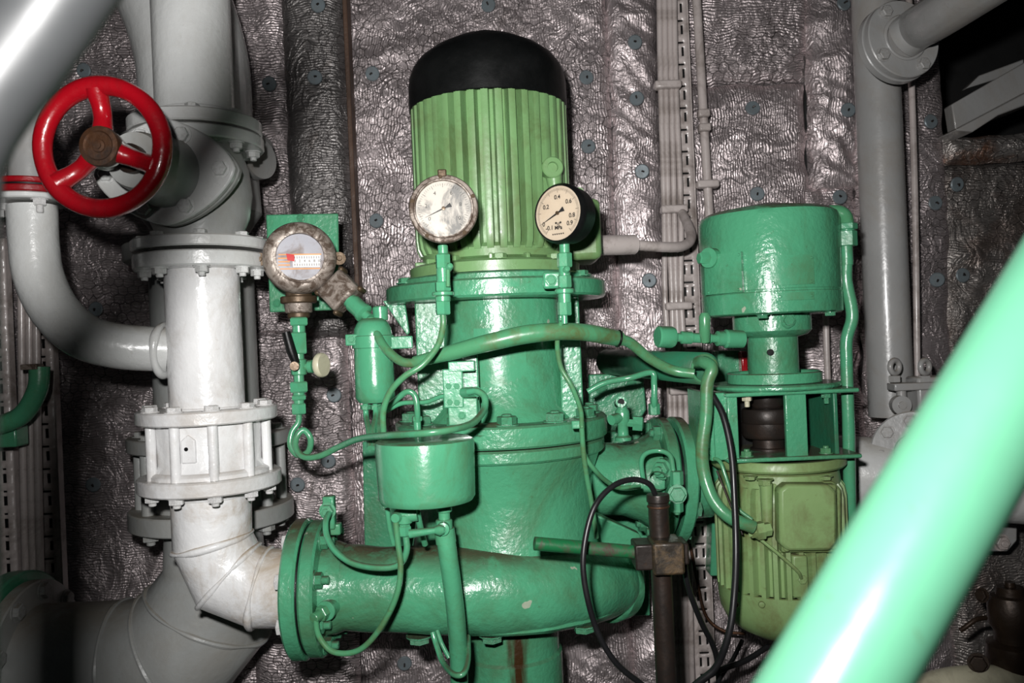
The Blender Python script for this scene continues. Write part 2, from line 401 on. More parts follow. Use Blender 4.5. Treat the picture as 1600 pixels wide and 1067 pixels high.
struct(build('floor', MB().box((.1, 1.1, -.02), 3.2, 3.2, .04), FLM))
# recess beyond the wall at the upper right
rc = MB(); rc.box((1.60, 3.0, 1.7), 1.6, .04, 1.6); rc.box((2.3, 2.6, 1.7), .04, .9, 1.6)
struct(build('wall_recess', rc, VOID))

# ---------------------------------------------------------------- insulation pins
pin_spots = [(492, 121, 'on the dark strip left of the black motor cap'), (421, 131, 'just right of the top grey riser pipe'),
 (582, 115, 'left of the black motor cap'), (588, 345, 'between green plate and stained gauge'), (763, 8, 'above the black motor cap at the top edge'),
 (992, 66, 'right of motor cap, topmost beside cables'), (916, 121, 'close to the right side of the black motor cap'), (995, 154, 'second from top beside the grey cables'),
 (919, 229, 'right of the green motor fins'), (1003, 268, 'right of the motor above the grey cable sleeve'), (1014, 438, 'below the grey cable sleeve between motor and drum'),
 (1176, 169, 'on the wrinkled quilt high above the green drum'), (1183, 303, 'just above the rim of the green drum'), (1325, 172, 'left of the tall grey pipe in the dark fold'),
 (1312, 308, 'between green drum and tall grey pipe'), (1454, 190, 'right of the tall grey pipe below its flange'), (1461, 317, 'right of the thin rod beside the tall pipe'),
 (1495, 288, 'on the quilt edge below the rusty strip'), (1464, 437, 'lower of those beside the thin rod'), (1504, 430, 'near the tip of the pale green rail'),
 (150, 483, 'inside the bend of the grey branch pipe'), (522, 617, 'just right of the green tube fittings'), (513, 720, 'beside the green coiled tube'),
 (465, 757, 'above the green pipe flange'), (460, 1008, 'left of the green flange foot'), (632, 1036, 'below the big green outlet pipe'), (131, 110, 'between foreground pipe and handwheel'),
 (1318, 6, 'at the top edge left of the tall grey pipe'), (146, 757, 'in the dark left of the long studs'), (497, 8, 'at the top edge above the dark strip')]
for i, (px, py, where) in enumerate(pin_spots):
    dy = 2.075 if not (455 < px < 545 and py < 520) else 2.035
    if px < 556 and py > 520 and px > 392: dy = 2.045
    p = W(px, py, dy); lab = 'small grey round insulation washer ' + where
    if i == 0:
        pin0 = thing('insulation_washer', lab, 'washer', p, 'washers pinning the foil insulation'); 
        build('disc', MB().lathe([(0, .004), (.009, .004), (.015, .001), (.0178, .003), (.0182, .006), (.016, .008), (0, .008)], p+Vector((0, .004, 0)), (0, -1, 0), 28), PINM, pin0)
        build('pin', MB().tube([p+Vector((0, -.002, 0)), p+Vector((0, -.009, 0)), p+Vector((.004, -.011, .003))], .0022, 8), DK, pin0)
        o = pin0
    else:
        o = pin0.copy(); C.objects.link(o); o.location = p; o['label'] = lab
        for ch in pin0.children: c2 = ch.copy(); C.objects.link(c2); c2.parent = o
    o.rotation_euler = (random.uniform(-.2, .2), random.uniform(0, 6), random.uniform(-.2, .2))

# ---------------------------------------------------------------- front white riser: pipe, valve, spool, dampened joint, elbow
YA = 1.50; AX = 320
ca = W(AX, 533.5, YA)
def vz(py, r=0, cx=AX, Y=YA): return zf(cx, Y, r, py)
def vflange(parent, cx, Y, r, y0, y1, m, bolts=8, br=.83, bs=10, up=True, down=True, ph=.2, hole=0, name='flange'):
    """horizontal flange disc (front rim spans y0..y1)"""
    c, pr = vprof(cx, Y, [(r, y0), (r, y1)]); R = pr[0][0]; z0, z1 = pr[0][1], pr[1][1]
    fl_ = build(name, MB().lathe(disc(R, z1, z0, .0025), Vector((c.x, c.y, 0)), (0, 0, 1), 72, .0006), m, parent)
    B = S(bs, Y)
    for k in range(bolts):
        a = ph+2*PI*k/bolts; d = Vector((math.cos(a), math.sin(a), 0))*R*br
        if up: bolt(parent, Vector((c.x, c.y, z0))+d, (0, 0, 1), B, m, spin=random.random())
        if down: bolt(parent, Vector((c.x, c.y, z1))+d, (0, 0, -1), B, m, 'nut', 'nut', B*.5, spin=random.random())
    return z0, z1
t = thing('riser_pipe', 'light grey upright pipe rising out of frame above the red handwheel valve', 'pipe', Vector((ca.x, YA, vz(188, 108))))
vl('pipe', AX, YA, [(63, -260), (63, 168)], WH, t)
vflange(t, AX, YA, 106, 164, 186, WH, 8, ph=.3, down=False)
weld((ca.x, YA, vz(164, 63)), (0, 0, 1), S(60, YA), .003, WH, t)

V = thing('gate_valve', 'grey cast valve with square bolted bonnet behind the red handwheel', 'valve', Vector((ca.x, YA, vz(386, 108))))
vflange(V, AX, YA, 108, 190, 210, WH, 8, ph=.3, up=False)
vflange(V, AX, YA, 108, 364, 383, WH, 8, ph=.35, down=False)
vl('body', AX, YA, [(70, 205), (72, 225), (82, 250), (86, 290), (80, 330), (72, 350), (70, 370)], WG, V)
vc = W(311, 290, YA); hw = W(160, 230, 1.17); ax = (hw-vc).normalized()
pc = vc+ax*.125
x, y, _ = basis(ax)
poly = []
for a in range(48):
    th = 2*PI*a/48; q = (abs(math.cos(th))**1.5+abs(math.sin(th))**1.5)**(-1/1.5)
    th2 = th+math.radians(8); poly.append(pc+(x*math.cos(th)*1.0+y*math.sin(th)*.74)*q*.118)
build('bonnet_flange', MB().prism(poly, ax*.016), WH, V, .003)
poly2 = [p-ax*.020 for p in poly]
build('body_flange', MB().prism(poly2, ax*.016), WG, V, .003)
build('neck', MB().lathe([(.072, 0), (.07, .05), (.068, .12)], vc, ax, 40), WG, V)
for k, (bx, by) in enumerate(((.094, 0), (-.094, 0), (.034, .058), (.034, -.058), (-.034, .058), (-.034, -.058))): bolt(V, pc+ax*.016+x*bx+y*by, ax, .0125, WH, spin=k)
build('bonnet', MB().lathe([(.060, .014), (.056, .03), (.050, .045), (.046, .10), (.042, .115), (.0, .115)], pc, ax, 48, .001), WG, V)
# yoke arms and stem
yk = MB()
for s_ in (-1, 1):
    yk.tube(cr([pc+ax*.08+x*s_*.036, pc+ax*.15+x*s_*.036-y*.01, pc+ax*.20+x*s_*.022]), .009, 12)
yk.lathe([(0, .19), (.026, .19), (.026, .215), (0, .215)], pc, ax, 28)
build('yoke', yk, WH, V)
build('gland', MB().lathe([(.022, .1), (.022, .13), (.012, .135), (.012, .205)], pc, ax, 24), DK, V)
hwl = (hw-pc).length
H = thing('handwheel', 'round red three-spoked handwheel on the grey valve', 'handwheel', hw)
rim = build('rim', MB().tube(circ(hw, ax, .086, 64), .0135, 16, closed=True, lump=.0012), RD, H)
sp = []
for k, an in enumerate((93, 215, -22)):
    # angle in the picture plane
    d = Vector((math.cos(math.radians(an)), 0, math.sin(math.radians(an)))); d = (d-ax*d.dot(ax)).normalized()
    a0 = hw-ax*.004+d*.02; a1 = hw-ax*.010+d*.05; a2 = hw+d*.084
    build('spoke', MB().tube(cr([a0, a1, a2], 8), [.0145, .0125, .013, .016], 14), RD, H)
hub = build('hub', MB().lathe([(.022, -.016), (.026, -.010), (.0285, .004), (.0275, .011), (.021, .012), (.019, .010), (0, .010)], hw, ax, 36), BZ, H)
build('hub_nut', MB().lathe([(0, .009), (.010, .009), (.009, .012), (.005, .0125), (.005, .015), (0, .0155)], hw, ax, 20), BZ, hub)

P2 = thing('spool_pipe', 'white upright pipe between flanges below the handwheel valve', 'pipe', Vector((ca.x, YA, vz(664, 112))))
vflange(P2, AX, YA, 106, 389, 414, WH, 8, ph=.35, up=False)
vl('pipe', AX, YA, [(60, 405), (60, 645)], WHS, P2)
z0, z1 = vflange(P2, AX, YA, 112, 646, 668, WHS, 10, ph=.1, bs=11, down=False)
weld((ca.x, YA, z0), (0, 0, 1), S(57.5, YA), .0025, WHS, P2)
# expansion joint with long studs
EJ = thing('expansion_joint', 'white flanged joint with long tie rods under the front pipe', 'joint', Vector((ca.x, YA, vz(781, 112))))
zt = z1; zz0, zz1 = vflange(EJ, AX, YA, 114, 757, 781, WHS, 10, ph=.1, bs=11, up=False)
vl('sleeve', AX, YA, [(88, 664), (86, 672), (84, 730), (90, 742), (92, 752), (92, 760)], WHS, EJ)
build('collar', MB().lathe([(S(92, YA), zz0), (S(92, YA), zz0+.006), (S(89, YA), zz0+.010), (S(85, YA), zz0+.012)], (ca.x, YA, 0), (0, 0, 1), 48), WHS, EJ)
lc = Vector((ca.x, YA-S(81, YA)-.004, (zt+zz0)/2+.008)); lgp = build('lug_plate', MB().prism([lc+Vector(q_) for q_ in ((-.012, 0, -.024), (.012, 0, -.024), (.012, 0, .014), (0, 0, .024), (-.012, 0, .014))], Vector((0, .014, 0))), WHS, EJ, .002)
build('lug_hole_shade', MB().lathe([(.0034, 0), (.0034, .001), (0, .001)], lc+Vector((-.003, 0, 0)), (0, -1, 0), 14), BK, lgp)  # solid black disc painted as the shade in the lug's hole
for k in range(10):
    a = .1+2*PI*k/10; d = Vector((math.cos(a), math.sin(a), 0))*S(112, YA)*.83*.945
    c0 = Vector((ca.x, YA, 0))+d
    build('tie_rod', MB().tube([c0+Vector((0, 0, zt+.001)), c0+Vector((0, 0, zz0-.001))], S(7.5, YA), 16), WHS, EJ)
# front elbow
EL = thing('elbow_pipe', 'white welded elbow with brown stains curving into the green flange', 'pipe', W(350, 985, YA))
ey = W(470, 917, YA)
path = [Vector((ca.x, YA, zz1+.001)), Vector((ca.x, YA, W(333, 836, YA).z)), W(357, 872, YA), W(398, 912, YA)]
pz = ey.z
path = [Vector((ca.x, YA, zz1+.001)), Vector((ca.x, YA, pz+.088)), Vector((ca.x+.026, YA, pz+.026)), Vector((ca.x+.083, YA, pz+.001)), Vector((W(464, 917, YA).x, YA, pz))]
rE = S(60, YA)
build('pipe', MB().tube(path, rE, 64, lump=.003), ELB, EL)
for i in (1, 2, 3):
    nb = ((path[i]-path[i-1]).normalized()+(path[i+1]-path[i]).normalized()).normalized()
    x_, y_, n_ = basis(nb); th = (path[i]-path[i-1]).angle(path[i+1]-path[i])/2
    e = Vector((0, 1, 0)); g = nb.cross(e)
    pts = [path[i]+e*math.cos(2*PI*k/72)*rE+g*math.sin(2*PI*k/72)*rE/math.cos(th) for k in range(72)]
    build('weld_bead', MB().tube(pts, .0052, 10, closed=True, lump=.006), ELB, EL)
weld((ca.x, YA, zz1-.012), (0, 0, 1), rE*1.0, .004, WHS, EL)

# ---------------------------------------------------------------- rear riser
YB = 1.80; BX = 322; cb = W(BX, 533.5, YB)
def bz(py, r=0): return zf(BX, YB, r, py)
RP = thing('riser_pipe', 'grey swept pipe behind the front riser at the top left', 'pipe', Vector((cb.x, YB, bz(212, 120))))
build('pipe', MB().tube(cr([W(60, -190, YB), W(190, -110, YB), W(262, -20, YB), W(300, 90, YB), Vector((cb.x, YB, bz(190, 80)))], 10), S(84, YB), 56), WH, RP)
vflange(RP, BX, YB, 120, 192, 214, WG, 8, ph=.1, down=True)
RV = thing('gate_valve', 'grey valve hidden in shadow behind the handwheel valve', 'valve', Vector((cb.x, YB, bz(400, 118))))
vl('body', BX, YB, [(70, 214), (95, 250), (98, 320), (72, 360), (72, 380)], WG, RV)
vflange(RV, BX, YB, 122, 370, 398, WG, 8, ph=.1)
b = MB().lathe([(0, .12), (.042, .12), (.042, .140), (0, .140)], W(335, 262, YB), Vector((1, -.55, 0)), 36); build('side_flange', b, WM, RV)
build('side_neck', MB().lathe([(.035, .04), (.03, .12)], W(335, 262, YB), Vector((1, -.55, 0)), 32), WM, RV)
RS2 = thing('spool_pipe', 'grey upright pipe mostly hidden behind the white spool', 'pipe', Vector((cb.x, YB, bz(705, 120))))
vl('pipe', BX-2, YB, [(83, 398), (83, 700)], WG, RS2)
q0, q1 = vflange(RS2, BX, YB, 128, 690, 713, WG, 10, ph=.25, bs=11)
RJ = thing('expansion_joint', 'grey flanged joint with long tie rods behind the white one', 'joint', Vector((cb.x, YB, bz(845, 120))))
q2, q3 = vflange(RJ, BX, YB, 130, 812, 842, WG, 10, ph=.25, bs=12, up=False)
vl('sleeve', BX, YB, [(92, 712), (90, 780), (100, 800), (100, 815)], WG, RJ)
for k in range(10):
    a = .25+2*PI*k/10; d = Vector((math.cos(a), math.sin(a), 0))*S(128, YB)*.85*.955; c0 = Vector((cb.x, YB, 0))+d
    build('tie_rod', MB().tube([c0+Vector((0, 0, q1)), c0+Vector((0, 0, q2))], S(8.5, YB), 16), WG, RJ)
RE = thing('elbow_pipe', 'big grey mitred elbow with thick welds at the lower left', 'pipe', W(230, 1160, YB))
ez = W(170, 1040, YB).z
rb = [S(72, YB), S(76, YB), S(96, YB), S(98, YB), S(98, YB), S(98, YB)]
path = [Vector((cb.x, YB, q3)), Vector((cb.x, YB, ez+.190)), Vector((cb.x-.018, YB, ez+.105)), Vector((cb.x-.095, YB, ez+.018)), Vector((cb.x-.20, YB, ez)), Vector((W(52, 1035, YB).x, YB, ez))]
path[1] = Vector((cb.x, YB, ez+.20))
build('pipe', MB().tube(path, rb, 64, lump=.0012), WG, RE)
for i in (2, 3, 4):
    t0 = (path[i]-path[i-1]).normalized(); t1 = (path[i+1]-path[i]).normalized(); nb = (t0+t1).normalized(); e = Vector((0, 1, 0)); g = nb.cross(e); th = t0.angle(t1)/2
    pts = [path[i]+e*math.cos(2*PI*k/72)*rb[i]+g*math.sin(2*PI*k/72)*rb[i]/math.cos(th) for k in range(72)]
    build('weld_bead', MB().tube(pts, .0055, 8, closed=True, lump=.005), WG, RE)
fx = W(52, 1035, YB).x; fc = Vector((fx, YB, ez))
build('flange', MB().lathe(disc(S(135, YB), -.012, .018, .003), fc, (-1, 0, 0), 72), WG, RE)
for p in circ(fc+Vector((.012, 0, 0)), (1, 0, 0), S(118, YB), 10, .15): bolt(RE, p, (1, 0, 0), .017, WG, spin=.3)
GF = thing('green_flange', 'dark green flange at the bottom left edge beside the big grey elbow', 'flange', fc+Vector((-.06, 0, -S(150, YB))))
build('disc', MB().lathe(disc(S(150, YB), .0185, .06, .004), fc, (-1, 0, 0), 72), GRP, GF)
build('pipe_stub', MB().lathe([(S(105, YB), .06), (S(105, YB), .3)], fc, (-1, 0, 0), 48), GRP, GF)

# branch pipe at the left
BR = thing('branch_pipe', 'light grey bent branch pipe from the red flange into the white spool', 'pipe', W(60, 600, 1.45))
bp_ = [W(50, 322, 1.45), W(53, 380, 1.45), W(60, 430, 1.45), W(84, 482, 1.45), W(128, 524, 1.455), W(185, 541, 1.47), W(262, 546, YA)]
build('pipe', MB().tube(cr(bp_, 10), S(36, 1.45), 40, lump=.0008), WH, BR)
c_ = Vector((W(258, 547, YA).x, 1.495, W(253, 547, YA).z)); build('weld_bead', MB().tube(circ(c_, (1, 0, -.05), S(38, YA), 48), .0075, 10, closed=True, lump=.006), WH, BR)
ct = W(48, 318, 1.45)
build('flange', MB().lathe(disc(S(62, 1.45), 0, .010, .002), ct, (0, 0, 1), 48), WH, BR)
bolt(BR, ct+Vector((.035, -.035, 0)), (0, 0, -1), .011, WHS, 'nut', 'nut', .012)
bolt(BR, ct+Vector((-.05, -.005, 0)), (0, 0, -1), .011, WHS, 'nut', 'nut', .012)
RF = thing('red_flange', 'red painted flange pair at the left edge beside the handwheel', 'flange', ct+Vector((0, 0, .0105)))
build('lower_disc', MB().lathe(disc(S(63, 1.45), .0105, .022, .002), ct, (0, 0, 1), 48), RD, RF)
build('upper_disc', MB().lathe(disc(S(60, 1.45), .026, .036, .002), ct, (0, 0, 1), 48), RD, RF)
build('gasket', MB().lathe([(0, .022), (S(57, 1.45), .022), (S(57, 1.45), .026), (0, .026)], ct, (0, 0, 1), 48), BK, RF)
UP = thing('grey_pipe', 'grey upright pipe above the red flange behind the handwheel', 'pipe', ct+Vector((0, 0, .037)))
build('pipe', MB().lathe([(S(30, 1.45), .0365), (S(30, 1.45), .55)], ct, (0, 0, 1), 32), WM, UP)
# cable tray, cables and green hose at far left
def slotted(name, px, y0, y1, Y, wpx, m, label, rowpx=30, cols=2):
    a = W(px, y0, Y); bb = W(px, y1, Y); x0 = (a.x+bb.x)/2; z1_, z0_ = a.z, bb.z
    w_ = S(wpx, Y); mb = MB(); nrow = int((z1_-z0_)/S(rowpx, Y)); rh = (z1_-z0_)/nrow
    xs = [-.5, -.28, -.16, .10, .22, .5] if cols == 2 else [-.5, -.1, .1, .5]
    for r in range(nrow):
        zb = z0_+r*rh; zs = [zb+rh*k for k in (0, .10, .52, .68, .77, 1)]
        for j in range(5):
            for i in range(len(xs)-1):
                if (j == 1 and i in (1, 3)) or (j == 3 and 0 < i < len(xs)-2): continue
                i0 = len(mb.v)
                for (xx, z_) in ((xs[i], zs[j]), (xs[i+1], zs[j]), (xs[i+1], zs[j+1]), (xs[i], zs[j+1])): mb.v.append(Vector((x0+xx*w_, Y, z_)))
                mb.f.append((i0, i0+1, i0+2, i0+3))
    for sx in (-.5, .5): mb.box((x0+sx*w_, Y+.01, (z0_+z1_)/2), .0025, .022, z1_-z0_)
    o = tag(build(name, mb, m, None, solid=.002, merge=True), label, 'cable tray')
    build('slot_shade', MB().box((x0, Y+.018, (z0_+z1_)/2), w_*.9, .003, z1_-z0_), BK, o); return o  # black sheet added behind the slots to stand in for shade
slotted('cable_tray', 72, 372, 1250, 1.98, 44, CB, 'perforated cream cable tray in the dark at the far left', 34)
slotted('cable_tray', 10, 372, 1250, 1.98, 30, CB, 'narrow perforated tray at the very left edge', 34, 1)
for k, px in enumerate((34, 46, 57)):
    o = build('cable', MB().tube(wp([(px-6, 150, 1.93), (px-1, 420, 1.93), (px+2, 700, 1.93), (px+14, 1250, 1.93)], 8), S(6, 1.93), 10), CB)
    tag(o, ('leftmost', 'middle', 'rightmost')[k]+' of the three cream cables running down beside the left tray', 'cable', 'cables at the left tray')
G = thing('green_hose', 'dark green curved pipe with a clip at the left edge below the branch pipe', 'pipe', W(0, 700, 1.8))
build('hose', MB().tube(wp([(62, 572, 1.8), (58, 610, 1.8), (32, 650, 1.8), (-20, 668, 1.8), (-60, 672, 1.8)], 8), S(15, 1.8), 20), GRS, G)
build('clip', MB().box(W(50, 573, 1.79), .035, .03, .012), RS, G, .002)
o = build('green_bracket', MB().box(W(0, 682, 1.85), .10, .05, .045), GRS, bevel=.004); tag(o, 'dark green bracket at the left edge under the green hose', 'bracket')
# ---------------------------------------------------------------- foreground pipes
pts = [W(240, -215, .34), W(67, 30, .33), W(-50, 190, .325), W(-98, 300, .325), W(-106, 600, .325), W(-106, 1200, .33)]  # unseen lower run is added and widened to shade the lower-left wall
o = build('foreground_pipe', MB().tube(cr(pts, 8), [S(k_, .33) for k_ in (72, 72, 72, 88, 90, 90)], 64), FG); tag(o, 'blurred grey glossy pipe crossing the top left corner in front', 'pipe')
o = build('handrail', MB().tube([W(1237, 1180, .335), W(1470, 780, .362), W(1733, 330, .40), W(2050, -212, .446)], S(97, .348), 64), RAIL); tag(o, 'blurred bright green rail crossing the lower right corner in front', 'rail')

# ---------------------------------------------------------------- pump motor
YP = 1.65; PX = 778; cp = W(PX, 533.5, YP)
def pz_(py, r=0): return zf(PX, YP, r, py)
def pw(px, py, Y): return W(px, py, Y)
M1 = thing('pump_motor', 'large green finned electric motor with black domed fan cover', 'electric motor', Vector((cp.x, YP, pz_(425, 130))))
vl('fan_cover', PX, YP, [(112, 138), (121.5, 138), (123, 136), (122.5, 98), (121, 84), (116, 71), (106, 60), (88, 52), (58, 47.5), (0, 46)], BK, M1, 72)
b = MB(); ro, ri = S(121, YP), S(103, YP); zt_, zb_ = pz_(132, 121), pz_(386, 121); nf = 38; rings = []
levels = [(zt_, 1, 1), (zb_+.03, 1, 1), (zb_+.012, .985, .99), (zb_, .95, .96)]
for z_, s1, s2 in levels:
    pts = []
    for k in range(nf):
        for fr, rr in ((0, ri*s2), (.10, ro*s1), (.32, ro*1.006*s1), (.60, ro*s1), (.74, ri*s2)):
            a = 2*PI*(k+fr)/nf; pts.append(Vector((cp.x+math.cos(a)*rr, YP+math.sin(a)*rr, z_)))
    rings.append(b.ring(pts))
for i in range(3): b.bridge(rings[i+1], rings[i])
b.f.append(tuple(rings[0])); b.f.append(tuple(reversed(rings[-1])))
build('finned_body', b, GM, M1, ang=25)
vl('end_shield', PX, YP, [(104, 378), (112, 384), (112, 398), (104, 402), (104, 408)], GM, M1)
vl('mounting_flange', PX, YP, [(100, 400), (128, 403), (132, 406), (132, 422), (0, 422)], GM, M1)
b = MB()
for k in range(14):
    a = 2*PI*k/14+.2; d = Vector((math.cos(a), math.sin(a), 0)); b.bar(Vector((cp.x, YP, pz_(404, 125)))+d*S(104, YP), Vector((cp.x, YP, pz_(404, 125)))+d*S(124, YP), .008, .022)
build('rib', b, GM, M1, .002)
for a in (-2.2, -1.50, -.75, .1, 2.6, 1.2): bolt(M1, Vector((cp.x+math.cos(a)*S(122, YP), YP+math.sin(a)*S(122, YP), pz_(405, 122))), (0, 0, 1), S(11, YP), GM)
# lifting lug
lg = W(863, 262, YP-.118)
build('lifting_lug', MB().lathe([(.020, -.03), (.020, .004), (.018, .006), (.010, .006), (.009, 0), (0, 0)], lg, (.15, -1, .05), 28), GM, M1)
build('lug_stem', MB().tube([lg+Vector((.002, .012, -.01)), lg+Vector((.006, .012, -.07))], [.016, .011], 20), GM, M1)
# terminal box at right
tb = MB().box(W(898, 365, YP-.02), .09, .14, .115); build('terminal_box', tb, GM, M1, .012)
bolt(M1, W(905, 300, YP-.09), (0, -1, 0), .007, GM)
# cream cable gland and cable
CG = thing('cable_sleeve', 'cream painted cable sleeve and bent cable from the motor to the tray', 'cable', W(925, 395, 1.66))
build('sleeve', MB().tube([W(915, 384, 1.66), W(990, 382, 1.72)], S(15.5, 1.7), 28), CB, CG)
build('cable', MB().tube(wp([(985, 382, 1.72), (1040, 386, 1.76), (1068, 384, 1.80), (1080, 372, 1.84), (1074, 350, 1.9), (1062, 325, 1.97)], 8), S(8, 1.78), 16), CB, CG)

# ---------------------------------------------------------------- pump casing
PC = thing('pump_casing', 'big green pump body with lantern, bolted flange and scroll outlet', 'pump', Vector((cp.x, YP, 0)))
def ppart(name, rows, m=GR, **k): return vl(name, PX, YP, rows, m, PC, 72, **k)
c_, pr = vprof(PX, YP, [(150, 423), (150, 436)]); build('upper_ring', MB().lathe(disc(S(152, YP), pr[1][1], pr[0][1], .003), c_, (0, 0, 1), 72), GR, PC)
c_, pr = vprof(PX, YP, [(172, 432), (172, 462)]); build('lantern_flange', MB().lathe(disc(S(170, YP), pr[1][1], pr[0][1], .004), c_, (0, 0, 1), 80, .001), GR, PC)
for a in (-2.65, -2.0, -.55, .2, .9, 2.0): bolt(PC, Vector((cp.x+math.cos(a)*S(148, YP), YP+math.sin(a)*S(148, YP), pr[0][1]+.003)), (0, 0, 1), S(12, YP), GR)
ppart('lantern', [(98, 455), (98, 470), (100, 560), (104, 640), (120, 665)], lump=.0015)
for s_, x0, x1 in ((-1, 655, 700), (1, 872, 908)):
    b = MB(); yy = YP-.075
    b.prism([W(x0-8 if s_ < 0 else x0, 462, yy), W(x1 if s_ < 0 else x1-6, 462, yy), W(x1+6, 660, yy), W(x0, 660, yy)] if s_ < 0 else [W(x0, 462, yy), W(x1-4, 462, yy), W(x1+5, 662, yy), W(x0+6, 662, yy)], Vector((0, .026, 0)))
    build('side_rib', b, GR, PC, .003)
b = MB(); b.prism([W(598, 470, 1.60), W(632, 466, 1.60), W(640, 520, 1.60), W(636, 524, 1.60)], Vector((0, .012, 0))); build('gusset', b, GR, PC, .002)
# rating plates
def curved_plate(x0, x1, y0, y1, rpx, name='nameplate'):
    b = MB(); n = 8; R_ = S(rpx, YP)+.0012; za = pz_(y0, rpx); zb = pz_(y1, rpx); ra, rb_ = [], []
    for i in range(n+1):
        px = x0+(x1-x0)*i/n; u = W(px, (y0+y1)/2, YP-R_*.9).x-cp.x; a = -math.acos(max(-1, min(1, u/R_)))
        for R2, lst in ((R_, ra), (R_-.003, rb_)):
            p0 = Vector((cp.x+math.cos(a)*R2, YP+math.sin(a)*R2, zb)); p1 = p0.copy(); p1.z = za; lst.append(len(b.v)); b.v += [p0, p1]
    for i in range(n):
        b.f.append((ra[i], ra[i+1], ra[i+1]+1, ra[i]+1)); b.f.append((ra[i]+1, ra[i+1]+1, rb_[i+1]+1, rb_[i]+1)); b.f.append((ra[i], rb_[i], rb_[i+1], ra[i+1]))
    b.f.append((ra[0], ra[0]+1, rb_[0]+1, rb_[0])); b.f.append((ra[n], rb_[n], rb_[n]+1, ra[n]+1))
    o = build(name, b, GRS, PC)
    return o
curved_plate(742, 822, 512, 604, 101)
curved_plate(752, 812, 436, 449, 171)
# casing flanges
def cflange(r, y0, y1, m=GR, name='casing_flange', dx=0):
    c_, pr = vprof(PX, YP, [(r, y0), (r, y1)]); build(name, MB().lathe(disc(S(r, YP), pr[1][1], pr[0][1], .004), c_, (0, 0, 1), 84, .0012), m, PC); return pr[0][1], pr[1][1]
z0, z1 = cflange(164, 668, 704)
for k in range(12):
    a = -PI/2+.03+2*PI*(k+.08)/12
    if abs(a+PI/2) < 2.2 or True: bolt(PC, Vector((cp.x+math.cos(a)*S(140, YP), YP+math.sin(a)*S(140, YP), z0)), (0, 0, 1), S(14, YP), GR, 'nut', 'nut', S(3, YP), spin=k*.4)
cflange(159, 706, 728)
ppart('casing', [(152, 728), (146, 745), (138, 765), (136, 800), (140, 850), (150, 900), (150, 975)], lump=.003)
# small projecting lug on flange (in front)
lp = W(778, 664, YP-S(160, YP)); b = MB().prism([W(700, 668, 1.47), W(700, 676, 1.47), W(750, 684, 1.44), W(802, 667, 1.45), W(800, 660, 1.47)], Vector((0, .05, 0))); build('flange_lug', b, GR, PC, .003)
# scroll (volute)
vp = [(522, 917, YA), (600, 919, YA), (690, 921, 1.495), (770, 922, 1.495), (850, 920, 1.52), (915, 914, 1.575), (958, 908, 1.66), (962, 905, 1.76)]
build('scroll', MB().tube(wp(vp, 10), [S(k, YA) for k in (64, 65, 67, 68, 67, 62, 55, 50)], 56, lump=.003), GR, PC)
b = MB().lathe([(S(188, 1.68), 0), (S(194, 1.68), .006), (S(194, 1.68), .030), (S(186, 1.68), .036), (S(150, 1.68), .040)], Vector((cp.x, 1.70, W(985, 925, 1.68).z)), (0, 0, 1), 72, .003); build('scroll_rim', b, GR, PC)
build('scroll_lip', MB().lathe([(S(40, 1.65), -.02), (S(60, 1.65), -.014), (S(64, 1.65), -.008), (S(64, 1.65), .020), (S(60, 1.65), .026), (0, .03)], W(948, 907, 1.66), Vector((.75, .66, 0)), 48, .002), GR, PC)
# outlet flange at left
fo = W(512, 917, YA); fo.y = YA
build('outlet_flange', MB().lathe(disc(S(104, YA), 0, .026, .004), fo, (-1, 0, 0), 80, .001), GR, PC)
CFc = fo+Vector((-.0265, 0, 0))
build('outlet_collar', MB().lathe([(S(72, YA), 0), (S(70, YA), .02), (S(65, YA), .035)], fo, (1, 0, 0), 48), GR, PC)
for p in circ(fo, (1, 0, 0), S(86, YA), 8, PI/8): bolt(PC, p, (1, 0, 0), S(12, YA), GR, 'nut', 'nut', S(9, YA), spin=.2)
# bottom: cover and drain cylinder
cflange(150, 978, 990, name='bottom_cover')
for px, py, Y in ((768, 990, 1.46), (912, 975, 1.50), (655, 992, 1.47)): bolt(PC, W(px, py, Y+.03), (0, 0, -1), S(15, YP), GR, spin=.4)
ped = ppart('pedestal', [(76, 985), (76, 1040), (80, 1046), (80, 2000)])
RSTR = rust_streak()
ped.data.materials[0] = RSTR
# mounting plate behind
b = MB().prism([W(566, 690, 1.92), W(1010, 672, 1.92), W(1016, 962, 1.92), W(572, 975, 1.92)], Vector((0, .03, 0))); o = build('back_plate', b, GR, PC, .003)
# side branch to the right
sb0 = W(905, 747, 1.70); sb1 = W(1052, 752, 1.70); sb1.y = 1.72
axb = (sb1-sb0).normalized(); 
build('branch_neck', MB().lathe([(.078, -.02), (.074, .04), (.074, .09), (.084, .125), (.100, .15)], sb0, axb, 56, .002), GR, PC)
fb = sb1-axb*.040
build('branch_flange', MB().lathe(disc(.128, 0, .024, .004), fb, axb, 72, .001), GR, PC)
for i_, p in enumerate(circ(fb, axb, .108, 8, .39)): bolt(PC, p, -axb, .0155, GR, 'nut', 'nut', .006, spin=i_)
